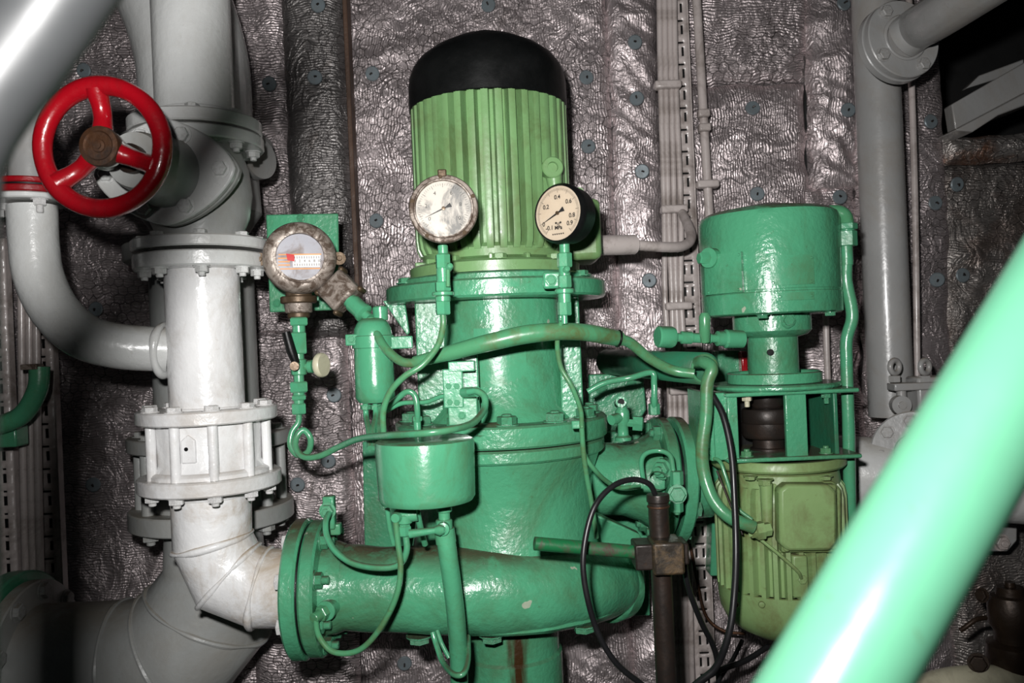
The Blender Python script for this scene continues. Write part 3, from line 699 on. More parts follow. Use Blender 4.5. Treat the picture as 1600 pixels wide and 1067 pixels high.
# web between scroll and branch
b = MB().prism([W(925, 800, 1.60), W(1000, 835, 1.60), W(1012, 868, 1.62), W(990, 880, 1.62), W(925, 872, 1.6)], Vector((0, .03, 0))); build('web', b, GR, PC, .004)
NF = thing('suction_pipe', 'green companion flange and pipe stub at the right of the pump branch', 'flange', fb+axb*.05+Vector((0, 0, -.13)))
build('disc', MB().lathe(disc(.130, .034, .058, .004), fb, axb, 72), GR, NF)
build('gasket', MB().lathe([(0, .0245), (.112, .0245), (.112, .0335), (0, .0335)], fb, axb, 48), BK, NF)
build('pipe', MB().lathe([(.08, .058), (.075, .12)], fb, axb, 40), GR, NF)
for i_, p in enumerate(circ(fb+axb*.058, axb, .108, 8, .39)): bolt(NF, p, axb, .0155, GR, spin=i_)
# outlet companion flange
OF = thing('outlet_flange', 'chipped green flange joining the white elbow to the pump outlet', 'flange', CFc+Vector((-.015, 0, -S(108, YA))))
build('disc', MB().lathe(disc(S(107, YA), .003, .030, .004), CFc, (-1, 0, 0), 80, .001), GR, OF)
build('gasket', MB().lathe([(0, 0), (S(100, YA), 0), (S(100, YA), .003), (0, .003)], CFc, (-1, 0, 0), 48), BK, OF)
for p in circ(CFc+Vector((-.030, 0, 0)), (1, 0, 0), S(86, YA), 8, PI/8): bolt(OF, p, (-1, 0, 0), S(12, YA), WHS, spin=.2)
# small valve block on branch top
VB = thing('vent_cock', 'small green vent cock with round knob on top of the pump branch', 'valve', W(975, 690, 1.60))
a0 = W(974, 688, 1.60); zt_ = Vector((0, 0, 1))
build('body', MB().lathe([(0, 0), (.016, 0), (.016, .006), (.011, .010), (.010, .03), (.014, .036), (.014, .056), (.010, .062), (.010, .075), (0, .078)], a0, zt_, 20), GR, VB)
build('spout', MB().tube([a0+Vector((-.002, .02, .070)), a0+Vector((-.004, -.022, .076))], .0105, 18), GR, VB)
build('spout_bore_shade', MB().tube([a0+Vector((-.004, -.0215, .076)), a0+Vector((-.0041, -.0226, .076))], .0065, 14), VOID, VB)  # solid near-black disc painted as the shade inside the spout
build('knob', MB().tube([a0+Vector((0, 0, .046)), a0+Vector((-.024, -.02, .042))], .010, 16), GR, VB)
build('side_union', MB().lathe([(.008, 0), (.008, .02), (.015, .02), (.015, .038), (.008, .04)], a0+Vector((0, 0, .035)), Vector((1, -.2, -.1)), 6), GR, VB)
# ---------------------------------------------------------------- gauges
def dialframe(c, ax, up=(0, 0, 1)):
    """x right, y up as read by a viewer looking along -ax"""
    a = ax.normalized(); u = Vector(up); y = (u-a*u.dot(a)).normalized(); x = y.cross(a); return x, y, a
def ticks(mb, c, x, y, r0, r1, a0, a1, n, wd, every=1, rlong=None):
    for k in range(n+1):
        a = math.radians(a0+(a1-a0)*k/n); d = x*math.cos(a)+y*math.sin(a); e = -x*math.sin(a)+y*math.cos(a)
        ri = rlong if (rlong and k % every == 0) else r0; i = len(mb.v); w_ = wd*(1.6 if (rlong and k % every == 0) else 1)
        mb.v += [c+d*ri-e*w_/2, c+d*ri+e*w_/2, c+d*r1+e*w_/2, c+d*r1-e*w_/2]; mb.f.append((i, i+1, i+2, i+3))
def needle(parent, c, x, y, a, ang, L, tail, wd, m=INK):
    d = x*math.cos(math.radians(ang))+y*math.sin(math.radians(ang)); e = x*-math.sin(math.radians(ang))+y*math.cos(math.radians(ang))
    mb = MB(); mb.prism([c+d*L, c+e*wd*.35, c-d*tail*.35+e*wd*.3, c-d*tail+e*wd, c-d*tail-e*wd, c-d*tail*.35-e*wd*.3, c-e*wd*.35], a*.0012)
    n_ = build('needle', mb, m, parent); build('needle_hub', MB().lathe([(0, 0), (.003, 0), (.003, .0025), (0, .003)], c, a, 16), RSD, n_)
# stained gauge
YG = 1.33; gc = W(693, 326, YG-.02)
g = thing('pressure_gauge', 'round steel-rimmed pressure gauge with stained smudged dial before the motor fins', 'pressure gauge', W(692, 385, YG))
ax = Vector((.06, -1, .03)).normalized(); x, y, a = dialframe(gc, ax)
build('case', MB().lathe([(0, -.045), (.042, -.045), (.046, -.040), (.046, -.006)], gc, ax, 56), RS, g)
build('bezel', MB().lathe([(.046, -.010), (.0530, -.010), (.0545, -.007), (.0545, -.001), (.0525, .002), (.048, .003), (.046, .006), (.0445, .006), (.0435, 0), (.0435, -.004)], gc, ax, 64), RS, g)
for k in range(5): 
    an = math.radians(93-72*k+(0 if k else 0)); p = gc+(x*math.cos(an)+y*math.sin(an))*.0495
    bolt(g, p+a*.002, ax, .0032, RSD, 'bezel_screw')
b = MB().box(gc+y*.056-a*.002, .014, .012, .012, Matrix((x, a, y)).transposed()); build('top_tab', b, RSD, g, .002)
build('dial', MB().lathe([(0, .0005), (.0437, .0005)], gc, ax, 48), DIALW, g)
mk = MB(); ticks(mk, gc+a*.0011, x, y, .0365, .040, 225, -45, 50, .00035, 5, .034)
for tx, an in (('0', 215), ('2', 170), ('4', 118), ('6', 62), ('8', 12), ('10', -35)):
    textmesh(mk, tx, .0085, gc+a*.0011+(x*math.cos(math.radians(an))+y*math.sin(math.radians(an)))*.0275, x, y)
build('dial_markings', mk, INK, g)
needle(g, gc+a*.0018, x, y, a, 205, .033, .013, .0035)
build('glass', MB().lathe([(0, .0045), (.0436, .0045)], gc, ax, 48), GL, g)
def stack(name, label, cat, pts, rows, m=GR, group=None, seg=6):
    """fitting stack: rows of (kind, radius px, y0, y1) on a vertical line at px, depth"""
    px, Y = pts; t_ = thing(name, label, cat, W(px, rows[-1][3], Y), group)
    for kind, r, y0, y1, nm in rows:
        p0 = W(px, y0, Y); p1 = Vector((p0.x, p0.y, W(px, y1, Y).z)); p0.x = p1.x = W(px, (y0+y1)/2, Y).x
        h = p0.z-p1.z; R_ = S(r, Y); bb = min(R_*.14, h*.2)
        build(nm, MB().lathe([(0, 0), (R_-bb, 0), (R_, bb), (R_, h-bb), (R_-bb, h), (0, h)], p1, (0, 0, 1), 6 if kind == 'h' else 24, up=(1, .25, 0) if kind == 'h' else None), m, t_)
    return t_
f1 = stack('gauge_cock', 'green hexagonal gauge cock under the stained gauge', 'valve', (692, YG), [('r', 8, 383, 397, 'nipple'), ('h', 12, 397, 420, 'hex_nut'), ('r', 10, 418, 444, 'body'), ('h', 13, 440, 456, 'body_hex'), ('r', 17, 456, 462, 'collar'), ('r', 12, 462, 472, 'neck'), ('h', 12, 470, 492, 'union_nut')], GRS)
build('cock_lever', MB().tube([W(700, 422, YG-.012), W(700, 448, YG-.016)], .0035, 10), GRD, f1)
build('cock_pivot', MB().lathe([(.006, 0), (.006, .014), (.004, .018), (0, .0195)], W(699, 421, YG), (.4, -1, .3), 14), GRS, f1)
# clean gauge with numerals
g3 = thing('pressure_gauge', 'black-cased pressure gauge in MPa with cream dial turned left', 'pressure gauge', W(882, 395, 1.36))
ax = Vector((-.62, -.80, .03)).normalized(); gc = W(872, 333, 1.34); x, y, a = dialframe(gc, ax)
RG = .0440
build('case', MB().lathe([(0, -.046), (.038, -.046), (.046, -.040), (.049, -.012), (.049, -.004), (.0455, .002), (RG, .002), (RG, -.002)], gc, ax, 56), BK, g3)
build('dial', MB().lathe([(0, -.0005), (RG, -.0005)], gc, ax, 48), DIAL, g3)
mk = MB(); o_ = gc+a*.0003
ticks(mk, o_, x, y, .0365, .0405, 232, -52, 100, .0004, 10, .0335)
for tx, an, rr in (('-0.1', 232, .0285), ('0', 208, .0325), ('0.2', 152, .0265), ('0.4', 92, .026), ('0.6', 38, .0265), ('0.8', -14, .0275), ('0.9', -40, .0290)):
    textmesh(mk, tx, .0098, o_+(x*math.cos(math.radians(an))+y*math.sin(math.radians(an)))*rr, x, y, bold=.0002)
textmesh(mk, 'MPa', .0085, o_-y*.0235, x, y, bold=.0003); textmesh(mk, '2.5', .0045, o_-y*.017, x, y, bold=.0002)
for q in range(6): mk.prism([o_-y*(.0325)+x*(-.012+.004*q), o_-y*.0325+x*(-.0095+.004*q), o_-y*.0345+x*(-.0095+.004*q), o_-y*.0345+x*(-.012+.004*q)], a*.0001)
for q in (-.0045, .0045): mk.lathe([(0, 0), (.0018, 0), (.0018, .0002), (0, .0002)], o_-y*.0155+x*q, a, 10)
build('dial_markings', mk, INK, g3)
needle(g3, gc+a*.0012, x, y, a, 205, .034, .013, .004)
build('glass', MB().lathe([(0, .0017), (RG, .0017)], gc, ax, 48), GL, g3)
f2 = stack('gauge_cock', 'green hexagonal gauge cock under the black MPa gauge', 'valve', (882, 1.36), [('r', 8, 376, 396, 'nipple'), ('h', 12, 395, 418, 'hex_nut'), ('r', 9, 416, 432, 'body'), ('h', 11, 430, 450, 'body_hex'), ('r', 15, 451, 459, 'collar'), ('r', 10, 458, 474, 'neck'), ('h', 11, 471, 493, 'union_nut'), ('r', 5, 492, 506, 'tail')], GRS)
build('cock_pivot', MB().lathe([(.006, 0), (.006, .012), (.004, .016), (0, .0175)], W(882, 425, 1.36), (.3, -1, .3), 14), GRS, f2)
b = MB().box(W(862, 438, 1.40), .03, .02, .028); build('mount_lug', b, GRS, f2, .004)
bolt(f2, W(861, 438, 1.388), (0, -1, 0), .008, GRS)

# pressure switch on plate
pl = thing('mounting_plate', 'square green painted plate on the foil behind the round switch', 'plate', W(472, 490, 1.72))
b = MB().prism([W(415, 335, 1.66), W(528, 333, 1.66), W(530, 484, 1.66), W(421, 488, 1.66)], Vector((0, .008, 0))); build('plate', b, GR, pl, .003)
for px, py in ((470, 341), (433, 474), (514, 474)): bolt(pl, W(px, py, 1.66), (0, -1, 0), .007, GR)
build('standoff', MB().tube([W(474, 412, 1.67), W(474, 412, 2.06)], .03, 20), GRP, pl)
ps = thing('pressure_switch', 'rusty grey round pressure switch with scratched window on the green plate', 'pressure switch', W(470, 455, 1.55))
ax = Vector((.30, -1, .03)).normalized(); gc = W(469, 401, 1.48); x, y, a = dialframe(gc, ax)
build('case', MB().lathe([(0, -.10), (.058, -.10), (.060, -.09), (.060, -.05), (.064, -.046), (.064, -.022), (.0625, -.018)], gc, ax, 56), RSD, ps)
build('cover', MB().lathe([(.0645, -.03), (.0650, -.016), (.062, -.005), (.055, .001), (.047, .0015), (.0465, .004), (.042, .004), (.041, -.004)], gc, ax, 64), RS, ps)
build('dial', MB().lathe([(0, -.003), (.0412, -.003)], gc, ax, 48), DIALB, ps)
o_ = gc-a*.0024
mb = MB()
for yy, x0, x1 in ((.0055, -.037, .037), (-.020, -.035, .034)): mb.prism([o_+x*x0+y*yy, o_+x*x1+y*yy, o_+x*x1+y*(yy-.0022), o_+x*x0+y*(yy-.0022)], a*.0002)
for q in range(3): mb.prism([o_+x*-.038+y*(-.001-.006*q), o_+x*-.018+y*(-.001-.006*q), o_+x*-.018+y*(-.0035-.006*q), o_+x*-.038+y*(-.0035-.006*q)], a*.0002)
build('orange_scale', mb, ORG, ps)
mb = MB(); mb.prism([o_+x*-.013+y*.0045, o_+x*.036+y*.0045, o_+x*.034+y*-.0185, o_+x*-.013+y*-.0185], a*.0001); build('white_scale', mb, WPR, ps)
mb = MB(); o2 = o_+a*.0002
for q in range(11): 
    for yy in (.001, -.012): mb.prism([o2+x*(-.010+.0042*q)+y*yy, o2+x*(-.0092+.0042*q)+y*yy, o2+x*(-.0092+.0042*q)+y*(yy-.004), o2+x*(-.010+.0042*q)+y*(yy-.004)], a*.0001)
for q in range(6): textmesh(mb, str(q*2), .0065, o2+x*(-.0095+.0085*q)+y*(-.0075), x, y)
build('scale_print', mb, INK, ps)
mb = MB(); mb.prism([o2+x*-.024+y*.006, o2+x*-.010+y*.004, o2+x*-.010+y*-.008, o2+x*-.022+y*-.006], a*.0006); build('red_pointer', mb, REDP, ps)
build('glass', MB().lathe([(0, .001), (.0412, .001)], gc, ax, 48), GL, ps)
for s_ in (-1, 1):
    p = gc-a*.025+x*s_*.070-y*.001; b = MB().lathe([(0, -.005), (.012, -.005), (.012, .005), (.004, .005), (.004, .0055), (0, .0055)], p, a, 20); b.box(p-x*s_*.008, .016, .009, .018, Matrix((x, a, y)).transposed()); build('side_lug', b, RSD, ps, .001)
    build('lug_screw', MB().lathe([(0, .0055), (.005, .0055), (.004, .009), (0, .009)], p, a, 12), RSD, ps)
n0 = W(467, 446, 1.52)
for r_, y0, y1, m in ((20, 448, 464, RSD), (28, 463, 474, RSD), (21, 473, 489, RS), (17, 488, 497, RSD)):
    p1 = W(467, y1, 1.52); h = W(467, y0, 1.52).z-p1.z; build('neck_ring', MB().lathe(disc(S(r_, 1.52), 0, h, .002), p1, (0, 0, 1), 32), m, ps)
# diagonal terminal head
d0 = W(507, 440, 1.52); d1 = W(556, 492, 1.50); dd = (d1-d0).normalized()
x_, y_, z_ = basis(dd, (0, -1, 0)); M_ = Matrix((x_, y_, z_)).transposed()
b = MB().box(W(532, 456, 1.50), .060, .045, .052, M_); build('terminal_head', b, RS, ps, .006)
b = MB()
for s_ in (-1, 1):
    for q in (-1, 1): build('head_lug', MB().box(W(532, 456, 1.50)+x_*.030*s_+z_*.026*q, .010, .03, .010, M_), RSD, ps, .004)
build('gland', MB().lathe([(.0135, .026), (.0135, .034), (.0158, .035), (.0158, .060), (.0175, .061), (.0175, .066), (.009, .069), (.009, .080), (.0, .081)], W(532, 456, 1.50), W(580, 500, 1.47)-W(532, 456, 1.50), 28), GRS, ps)
# fitting train under the switch
fx_ = stack('isolating_valve', 'green tube fittings and small valve with black lever under the round switch', 'valve', (467, 1.50), [('h', 15, 496, 509, 'hex_nut'), ('r', 10, 508, 520, 'nipple'), ('h', 13, 519, 553, 'valve_body'), ('r', 8, 551, 563, 'neck'), ('r', 12, 561, 586, 'valve_core'), ('r', 8, 584, 597, 'neck'), ('h', 15, 596, 613, 'hex_nut'), ('r', 9, 612, 618, 'nipple'), ('h', 12, 617, 625, 'hex_nut'), ('r', 8, 624, 631, 'nipple'), ('h', 12, 630, 647, 'union_nut')], GRS)
build('side_stem', MB().lathe([(.007, 0), (.007, .012), (.012, .012), (.012, .02), (.006, .021), (.006, .036)], W(472, 573, 1.50), (1, -.1, 0), 16), GRS, fx_)
build('ivory_knob', MB().lathe([(0, .034), (.020, .034), (.022, .037), (.022, .043), (.020, .046), (0, .046)], W(472, 572, 1.50), (1, -.35, .02), 28), IV, fx_)
build('black_lever', MB().tube([W(447, 519, 1.46), W(455, 548, 1.46), W(462, 567, 1.465)], [.0075, .0085, .007], 16), BK, fx_)
build('lever_pivot', MB().tube([W(462, 570, 1.49), W(460, 572, 1.455)], .008, 12), RSD, fx_)
def tube(name, pts, rpx, label, m=GRS, cat='tube', n=10, seg=12, group=None, lump=0):
    Y = sum(p[2] for p in pts)/len(pts); o = build(name, MB().tube(wp(pts, n), S(rpx, Y), seg, lump=lump), m)
    return tag(o, label, cat, group)
tube('coiled_tube', [(467, 645, 1.50), (466, 660, 1.50), (456, 676, 1.495), (454, 697, 1.49), (466, 711, 1.485), (482, 705, 1.48), (485, 685, 1.475), (474, 672, 1.475), (463, 684, 1.47), (463, 702, 1.46), (476, 714, 1.45), (500, 712, 1.44), (530, 698, 1.42), (563, 685, 1.36), (610, 680, 1.27), (660, 677, 1.22), (705, 671, 1.23), (738, 661, 1.28), (756, 640, 1.33), (757, 620, 1.35), (745, 611, 1.36), (732, 612, 1.37)], 5.2, 'green tube with a pigtail coil running above the drum to the small block', n=12)
tube('gauge_tube', [(692, 490, YG), (692, 510, YG), (684, 540, YG-.01), (660, 570, YG-.02), (632, 588, YG-.02), (610, 612, YG-.01), (599, 642, YG), (599, 672, 1.34), (600, 700, 1.36)], 5, 'brown-green tube curving down from the stained gauge to the drum', GRD)
tube('gauge_tube', [(878, 502, 1.36), (872, 520, 1.37), (871, 545, 1.38), (877, 575, 1.39), (894, 605, 1.39), (907, 640, 1.40), (909, 665, 1.41), (911, 690, 1.42), (914, 712, 1.43), (930, 735, 1.44), (948, 752, 1.47), (968, 762, 1.5), (1000, 760, 1.52)], 3.8, 'thin wavy tube from the black gauge down across the flange', GRD)
tube('thin_tube', [(909, 668, 1.405), (911, 700, 1.415), (916, 740, 1.43), (925, 790, 1.45), (932, 840, 1.47)], 4, 'thin straight tube dropping down the casing beside the black cable loop', GRD)
o = build('tube_clip', MB().box(W(903, 663, 1.42), .022, .012, .014), GRS, bevel=.002); tag(o, 'small green clip holding the thin tubes at the casing flange', 'clip')

# ---------------------------------------------------------------- drum, filter, block
YD = 1.30; dm = thing('green_drum', 'squat cylindrical green pot hanging in front of the pump', 'tank', W(657, 800, YD))
vl('shell', 657, YD, [(0, 690), (72, 694), (77, 697), (78, 702), (76, 785), (76, 790), (72, 796), (0, 797)], GRS, dm, 72, .001)
stack('drum_outlet', 'green union below the right side of the drum', 'fitting', (694, 1.31), [('r', 12, 792, 800, 'collar'), ('r', 9, 799, 812, 'neck'), ('r', 13, 811, 836, 'ball_body')], GRS)
lv = thing('drain_lever', 'green ball-ended lever handle beneath the drum', 'lever', W(665, 838, 1.29))
build('handle', MB().tube([W(640, 834, 1.285), W(684, 828, 1.28)], [S(7, 1.28), S(5, 1.28)], 16), GRS, lv); build('knob', MB().lathe([(0, -.008), (.006, -.007), (.009, 0), (.006, .007), (0, .008)], W(687, 828, 1.28), (1, 0, 0), 16), GRS, lv)
build('pivot', MB().lathe([(0, 0), (.010, 0), (.010, .014), (.005, .015), (.005, .02), (0, .02)], W(693, 824, 1.30), (0, -1, 0), 18), GRS, lv)
ms = stack('manifold', 'small green manifold with thin tubes under the drum', 'fitting', (632, 1.32), [('r', 12, 803, 818, 'collar'), ('h', 9, 816, 822, 'neck'), ('h', 11, 821, 837, 'hex_nut')], GRS)
build('cross_arm', MB().tube([W(618, 808, 1.32), W(652, 803, 1.32)], .011, 16), GRS, ms); build('end_cap', MB().lathe([(0, 0), (.009, 0), (.007, .008), (0, .008)], W(620, 808, 1.31), (-.2, -1, 0), 16), GRS, ms)
hs = thing('drain_hose', 'thick green hose running down from the drum union across the outlet', 'hose', W(712, 1045, 1.33))
build('hose', MB().tube(wp([(695, 830, 1.31), (699, 860, 1.31), (706, 910, 1.32), (713, 970, 1.34), (717, 1045, 1.38), (718, 1160, 1.42)], 8), S(14.5, 1.33), 28), GRS, hs)
build('ferrule', MB().tube([W(694, 826, 1.31), W(697, 848, 1.31)], S(16, 1.31), 24), GRS, hs)
tube('drain_tube', [(676, 988, 1.40), (682, 1008, 1.39), (692, 1035, 1.36), (708, 1053, 1.30), (724, 1052, 1.29), (731, 1030, 1.33), (731, 995, 1.40)], 4.5, 'green tube looping under the thick hose')
tube('drain_tube', [(683, 985, 1.42), (690, 1005, 1.41), (702, 1028, 1.40)], 3.5, 'short thin tube behind the hose loop')
tube('sensing_tube', [(618, 812, 1.31), (622, 850, 1.31), (626, 885, 1.31), (621, 925, 1.31), (604, 965, 1.32), (578, 1002, 1.335), (552, 1019, 1.345), (520, 1018, 1.35), (500, 997, 1.36), (494, 975, 1.375), (497, 958, 1.39)], 4.6, 'long brown-green tube looping from manifold to the outlet flange plug', GRD)
tube('sensing_tube', [(634, 836, 1.32), (635, 862, 1.32), (622, 883, 1.325), (590, 887, 1.33), (552, 880, 1.345), (525, 862, 1.36), (511, 838, 1.38), (509, 815, 1.40), (514, 802, 1.42)], 5, 'shorter green tube curving from manifold to the upper outlet fitting')
tube('thin_tube', [(605, 795, 1.34), (609, 825, 1.35), (615, 850, 1.36)], 4, 'thin tube just left of the manifold under the drum')
tube('thin_tube', [(652, 800, 1.33), (657, 825, 1.35), (664, 850, 1.38)], 5, 'short tube right of the manifold above the outlet')
pg_ = thing('flange_plug', 'green union and washer on the lower face of the outlet flange', 'fitting', W(505, 965, 1.41))
build('washer', MB().lathe(disc(.017, 0, .006, .001), W(511, 953, 1.405), Vector((-.3, -1, 0)), 32), GRS, pg_)
build('hex_nut', MB().lathe(disc(.013, .006, .018, .001), W(511, 953, 1.405), Vector((-.55, -1, -.15)), 6), GRD, pg_)
build('union', MB().lathe(disc(.009, .016, .034, .001), W(511, 953, 1.405), Vector((-.55, -1, -.15)), 20), GRD, pg_)
build('boss', MB().lathe([(.015, 0), (.015, .07)], W(512, 953, 1.41), Vector((.12, 1, 0)), 24), GR, pg_)
uf = thing('flange_fitting', 'green block fitting standing on top of the outlet flange', 'fitting', W(515, 812, 1.45))
b = MB().box(W(515, 800, 1.455), .020, .02, .058); build('block', b, GRS, uf, .003)
bolt(uf, W(512, 798, 1.444), (-.1, -1, 0), .012, GRS, 'union_nut', 'nut', .004)
build('foot', MB().box(W(520, 826, 1.465), .03, .02, .02), GRS, uf, .003)

ft = thing('filter_canister', 'narrow green filter canister with domed top left of the pump', 'canister', W(590, 632, 1.48))
vl('body', 583, 1.48, [(0, 496), (16, 497), (24, 503), (29, 513), (30, 522), (30.5, 575), (31, 577), (31, 600), (31, 622), (29, 626), (26, 630), (0, 630)], GRS, ft, 40)
vl('strap', 583, 1.48, [(31.5, 524), (33, 525), (33, 543), (31.5, 544)], GRS, ft, 40)
build('bracket', MB().box(W(625, 535, 1.47), .045, .006, .022), GRS, ft, .002); build('strap_ear', MB().box(W(550, 531, 1.46), .022, .010, .020), GRS, ft, .002)
bolt(ft, W(549, 530, 1.452), (0, -1, 0), .006, GRS)
vl('neck', 596, 1.49, [(10, 478), (12, 480), (12, 500)], GRS, ft, 20)
lb = ['leftmost', 'second', 'third']
for k, (x0, x1) in enumerate(((571, 576), (586, 583), (592, 592))):
    vb = build('tube', MB().tube(wp([(x0, 630, 1.46+.012*k), (x0+1, 650, 1.46), (x1, 672, 1.42), (x1+2, 700, 1.38)], 6), S(4.5, 1.45), 10), GRS); tag(vb, lb[k]+' of the three short tubes dropping from the canister', 'tube', 'tubes under the canister')
    bolt(ft, W(x0, 633, 1.46+.012*k), (0, 0, -1), .0085, GRS, 'tube_nut', 'nut')
bk = thing('valve_block', 'small rectangular green valve block bolted to the lantern', 'valve block', W(718, 655, 1.42))
build('block', MB().box(W(709, 606, 1.42), .034, .034, .066), GRS, bk, .002)
build('angle_bracket', MB().box(W(735, 606, 1.46), .03, .03, .115), GRS, bk, .002)
build('top_plate', MB().box(W(722, 572, 1.42), .045, .035, .018), GRS, bk, .002)
build('foot_plate', MB().box(W(724, 642, 1.42), .050, .03, .046), GRS, bk, .002)
for px, py in ((701, 603), (714, 603), (714, 629), (703, 628), (722, 649)): bolt(bk, W(px, py, 1.405 if py < 640 else 1.402), (0, -1, 0), .0055, GRS)
build('union', MB().tube([W(724, 613, 1.40), W(746, 612, 1.37)], .0085, 16), GRS, bk)
tube('link_tube', [(598, 642, 1.44), (618, 625, 1.43), (636, 612, 1.42), (648, 618, 1.42), (652, 640, 1.42), (652, 662, 1.43)], 4.8, 'green tube arching from canister base over to the upright fitting')
tube('link_tube', [(600, 644, 1.45), (628, 630, 1.44), (665, 628, 1.43), (690, 619, 1.42), (702, 621, 1.42)], 3.8, 'thin green tube from the canister base to the valve block')
stack('tube_connector', 'small green upright tube connector behind the drum lid', 'fitting', (652, 1.43), [('h', 8, 650, 658, 'nut'), ('r', 6, 657, 672, 'nipple')], GRS)
# green cable conduit
co = thing('cable_conduit', 'long green painted cable conduit sweeping across the pump lantern', 'conduit', W(800, 560, 1.40))
build('thin_cable', MB().tube(wp([(578, 498, 1.47), (582, 512, 1.465), (590, 525, 1.45), (603, 545, 1.43), (628, 565, 1.41), (660, 567, 1.40)], 10), S(7, 1.44), 16), GRD, co)
build('sleeve', MB().tube(wp([(648, 566, 1.40), (700, 552, 1.38), (760, 536, 1.36), (820, 523, 1.36), (872, 518, 1.37), (920, 520, 1.40), (967, 529, 1.45)], 10), [S(9, 1.4), S(12, 1.4), S(13.5, 1.4), S(14, 1.4), S(13.5, 1.4), S(13, 1.4)], 24, lump=.001), GRD, co)
build('cable', MB().tube(wp([(962, 528, 1.44), (985, 536, 1.46), (1015, 560, 1.48), (1050, 578, 1.49), (1085, 584, 1.48)], 10), [S(9, 1.46), S(8, 1.46), S(8, 1.46)], 16), GRD, co)
build('binding', MB().tube(circ(W(966, 529, 1.445), Vector((1, .3, -.2)), .014, 20), .002, 8, closed=True), BK, co)
tube('cable_conduit', [(1086, 566, 1.50), (1100, 566, 1.46), (1112, 576, 1.44), (1105, 600, 1.44), (1103, 650, 1.44), (1097, 700, 1.44), (1100, 740, 1.44), (1114, 780, 1.43), (1140, 808, 1.42), (1178, 824, 1.42)], 10, 'green cable conduit bending down the side to the lower motor box', GRD, 'conduit', seg=20)
hn = thing('tube_holder', 'open-ended dark green pipe stub holding the conduit', 'pipe', W(1040, 590, 1.6))
h0 = W(950, 565, 1.95); h1 = W(1101, 576, 1.49)
n_ = MB().tube([h0, h1], S(22, 1.5), 36, caps=False); build('pipe', n_, GRP, hn, solid=-.004)
build('end_ring', MB().tube(circ(h1, h1-h0, S(21, 1.5), 36), .0028, 8, closed=True), GRD, hn)
# ---------------------------------------------------------------- right-hand pump unit
YR = 1.58; RX = 1207; cq = W(RX, 533.5, YR)
def rl(name, rows, m, parent, dx=0, **k): return vl(name, RX, YR, rows, m, parent, 64, **k)
dr = thing('screw_pump', 'large green cylindrical pump drum on the right with blank plates', 'pump', Vector((cq.x, YR, zf(RX, YR, 60, 522))))
rl('drum', [(0, 316), (98, 318), (108, 323), (111, 332), (110.5, 449), (109.5, 450), (109.5, 453), (110.5, 454), (110.5, 486), (106, 489), (0, 489)], GR, dr, lump=.0015)
rl('neck', [(62, 486), (62, 516), (55, 523), (40, 527), (40, 592)], GR, dr)
def cplate(cx, cyl, R_, x0, x1, y0, y1, parent, th=.0012, m=GRS, name='blank_plate'):
    b = MB(); n = 8; za = zf(RX, YR, R_*F/YR, y0); zb = zf(RX, YR, R_*F/YR, y1); ra, rb_ = [], []
    for i in range(n+1):
        px = x0+(x1-x0)*i/n; u = W(px, (y0+y1)/2, YR-R_*.9).x-cyl.x; a = -math.acos(max(-1, min(1, u/R_)))
        for R2, lst in ((R_+th, ra), (R_-.004, rb_)):
            lst.append(len(b.v)); b.v += [Vector((cyl.x+math.cos(a)*R2, cyl.y+math.sin(a)*R2, z_)) for z_ in (zb, za)]
    for i in range(n):
        b.f += [(ra[i], ra[i+1], ra[i+1]+1, ra[i]+1), (ra[i]+1, ra[i+1]+1, rb_[i+1]+1, rb_[i]+1), (ra[i], rb_[i], rb_[i+1], ra[i+1])]
    b.f += [(ra[0], ra[0]+1, rb_[0]+1, rb_[0]), (ra[n], rb_[n], rb_[n]+1, ra[n]+1)]
    o = build(name, b, m, parent)
    for px in (x0+4, x1-4):
        for py in ((y0+5, y1-4) if y1-y0 > 25 else ((y0+y1)/2,)):
            u = W(px, py, YR-R_*.9).x-cyl.x; a = -math.acos(u/R_); zz = zf(RX, YR, R_*F/YR, py); d = Vector((math.cos(a), math.sin(a), 0))
            bl = MB().lathe([(.0028, 0), (.0022, .0016), (0, .002)], Vector((cyl.x, cyl.y, zz))+d*(R_+th), d, 10); build('rivet', bl, m, o)
    return o
Rd = vprof(RX, YR, [(110.5, 400)])[1][0][0]; KR = Rd/S(110.5, YR)
cplate(RX, cq, Rd, 1202, 1268, 399, 445, dr, .0032); cplate(RX, cq, Rd, 1212, 1268, 457, 469, dr, .0032)
# side pad and plug
cplate(RX, cq, Rd+.006, 1122, 1164, 388, 452, dr, .006, GR, 'side_pad')
pgc = W(1112, 403, YR-.062)
build('plug_boss', MB().tube([pgc+Vector((.02, .02, 0)), pgc+Vector((-.008, -.006, 0))], S(15, YR), 24), GR, dr)
build('plug', MB().lathe(disc(.0115, .005, .026, .002), pgc, (-1, -.25, 0), 6), GRS, dr)
zdb = zf(RX, YR, 106, 489)
for an_ in (-2.0, -.85): bolt(dr, Vector((cq.x+math.cos(an_)*.118, YR+math.sin(an_)*.118, zdb)), (0, 0, -1), .0095, GR)
bb = W(1231, 492, YR-S(62, YR)); bb = Vector((bb.x, YR-S(62, YR)*.99, bb.z))
b = MB(); pr_ = [bb+Vector((-.014, -.002, .012)), bb+Vector((.014, -.002, .012)), bb+Vector((.012, -.002, -.018)), bb+Vector((0, -.002, -.027)), bb+Vector((-.012, -.002, -.018))]; b.prism(pr_, Vector((0, .022, 0))); build('lug_plate', b, GR, dr, .004)
bolt(dr, bb+Vector((0, -.003, -.010)), (0, -1, 0), .010, GR)
hole = Vector((W(1190, 552, YR).x+.004, YR-S(40, YR)*.90, zf(RX, YR, 40, 550)))
build('weep_hole_shade', MB().tube([hole+Vector((0, .01, 0)), hole+Vector((-.0006, -.0012, 0))], .0062, 18), BK, dr)  # solid black plug painted as the shade in a small hole
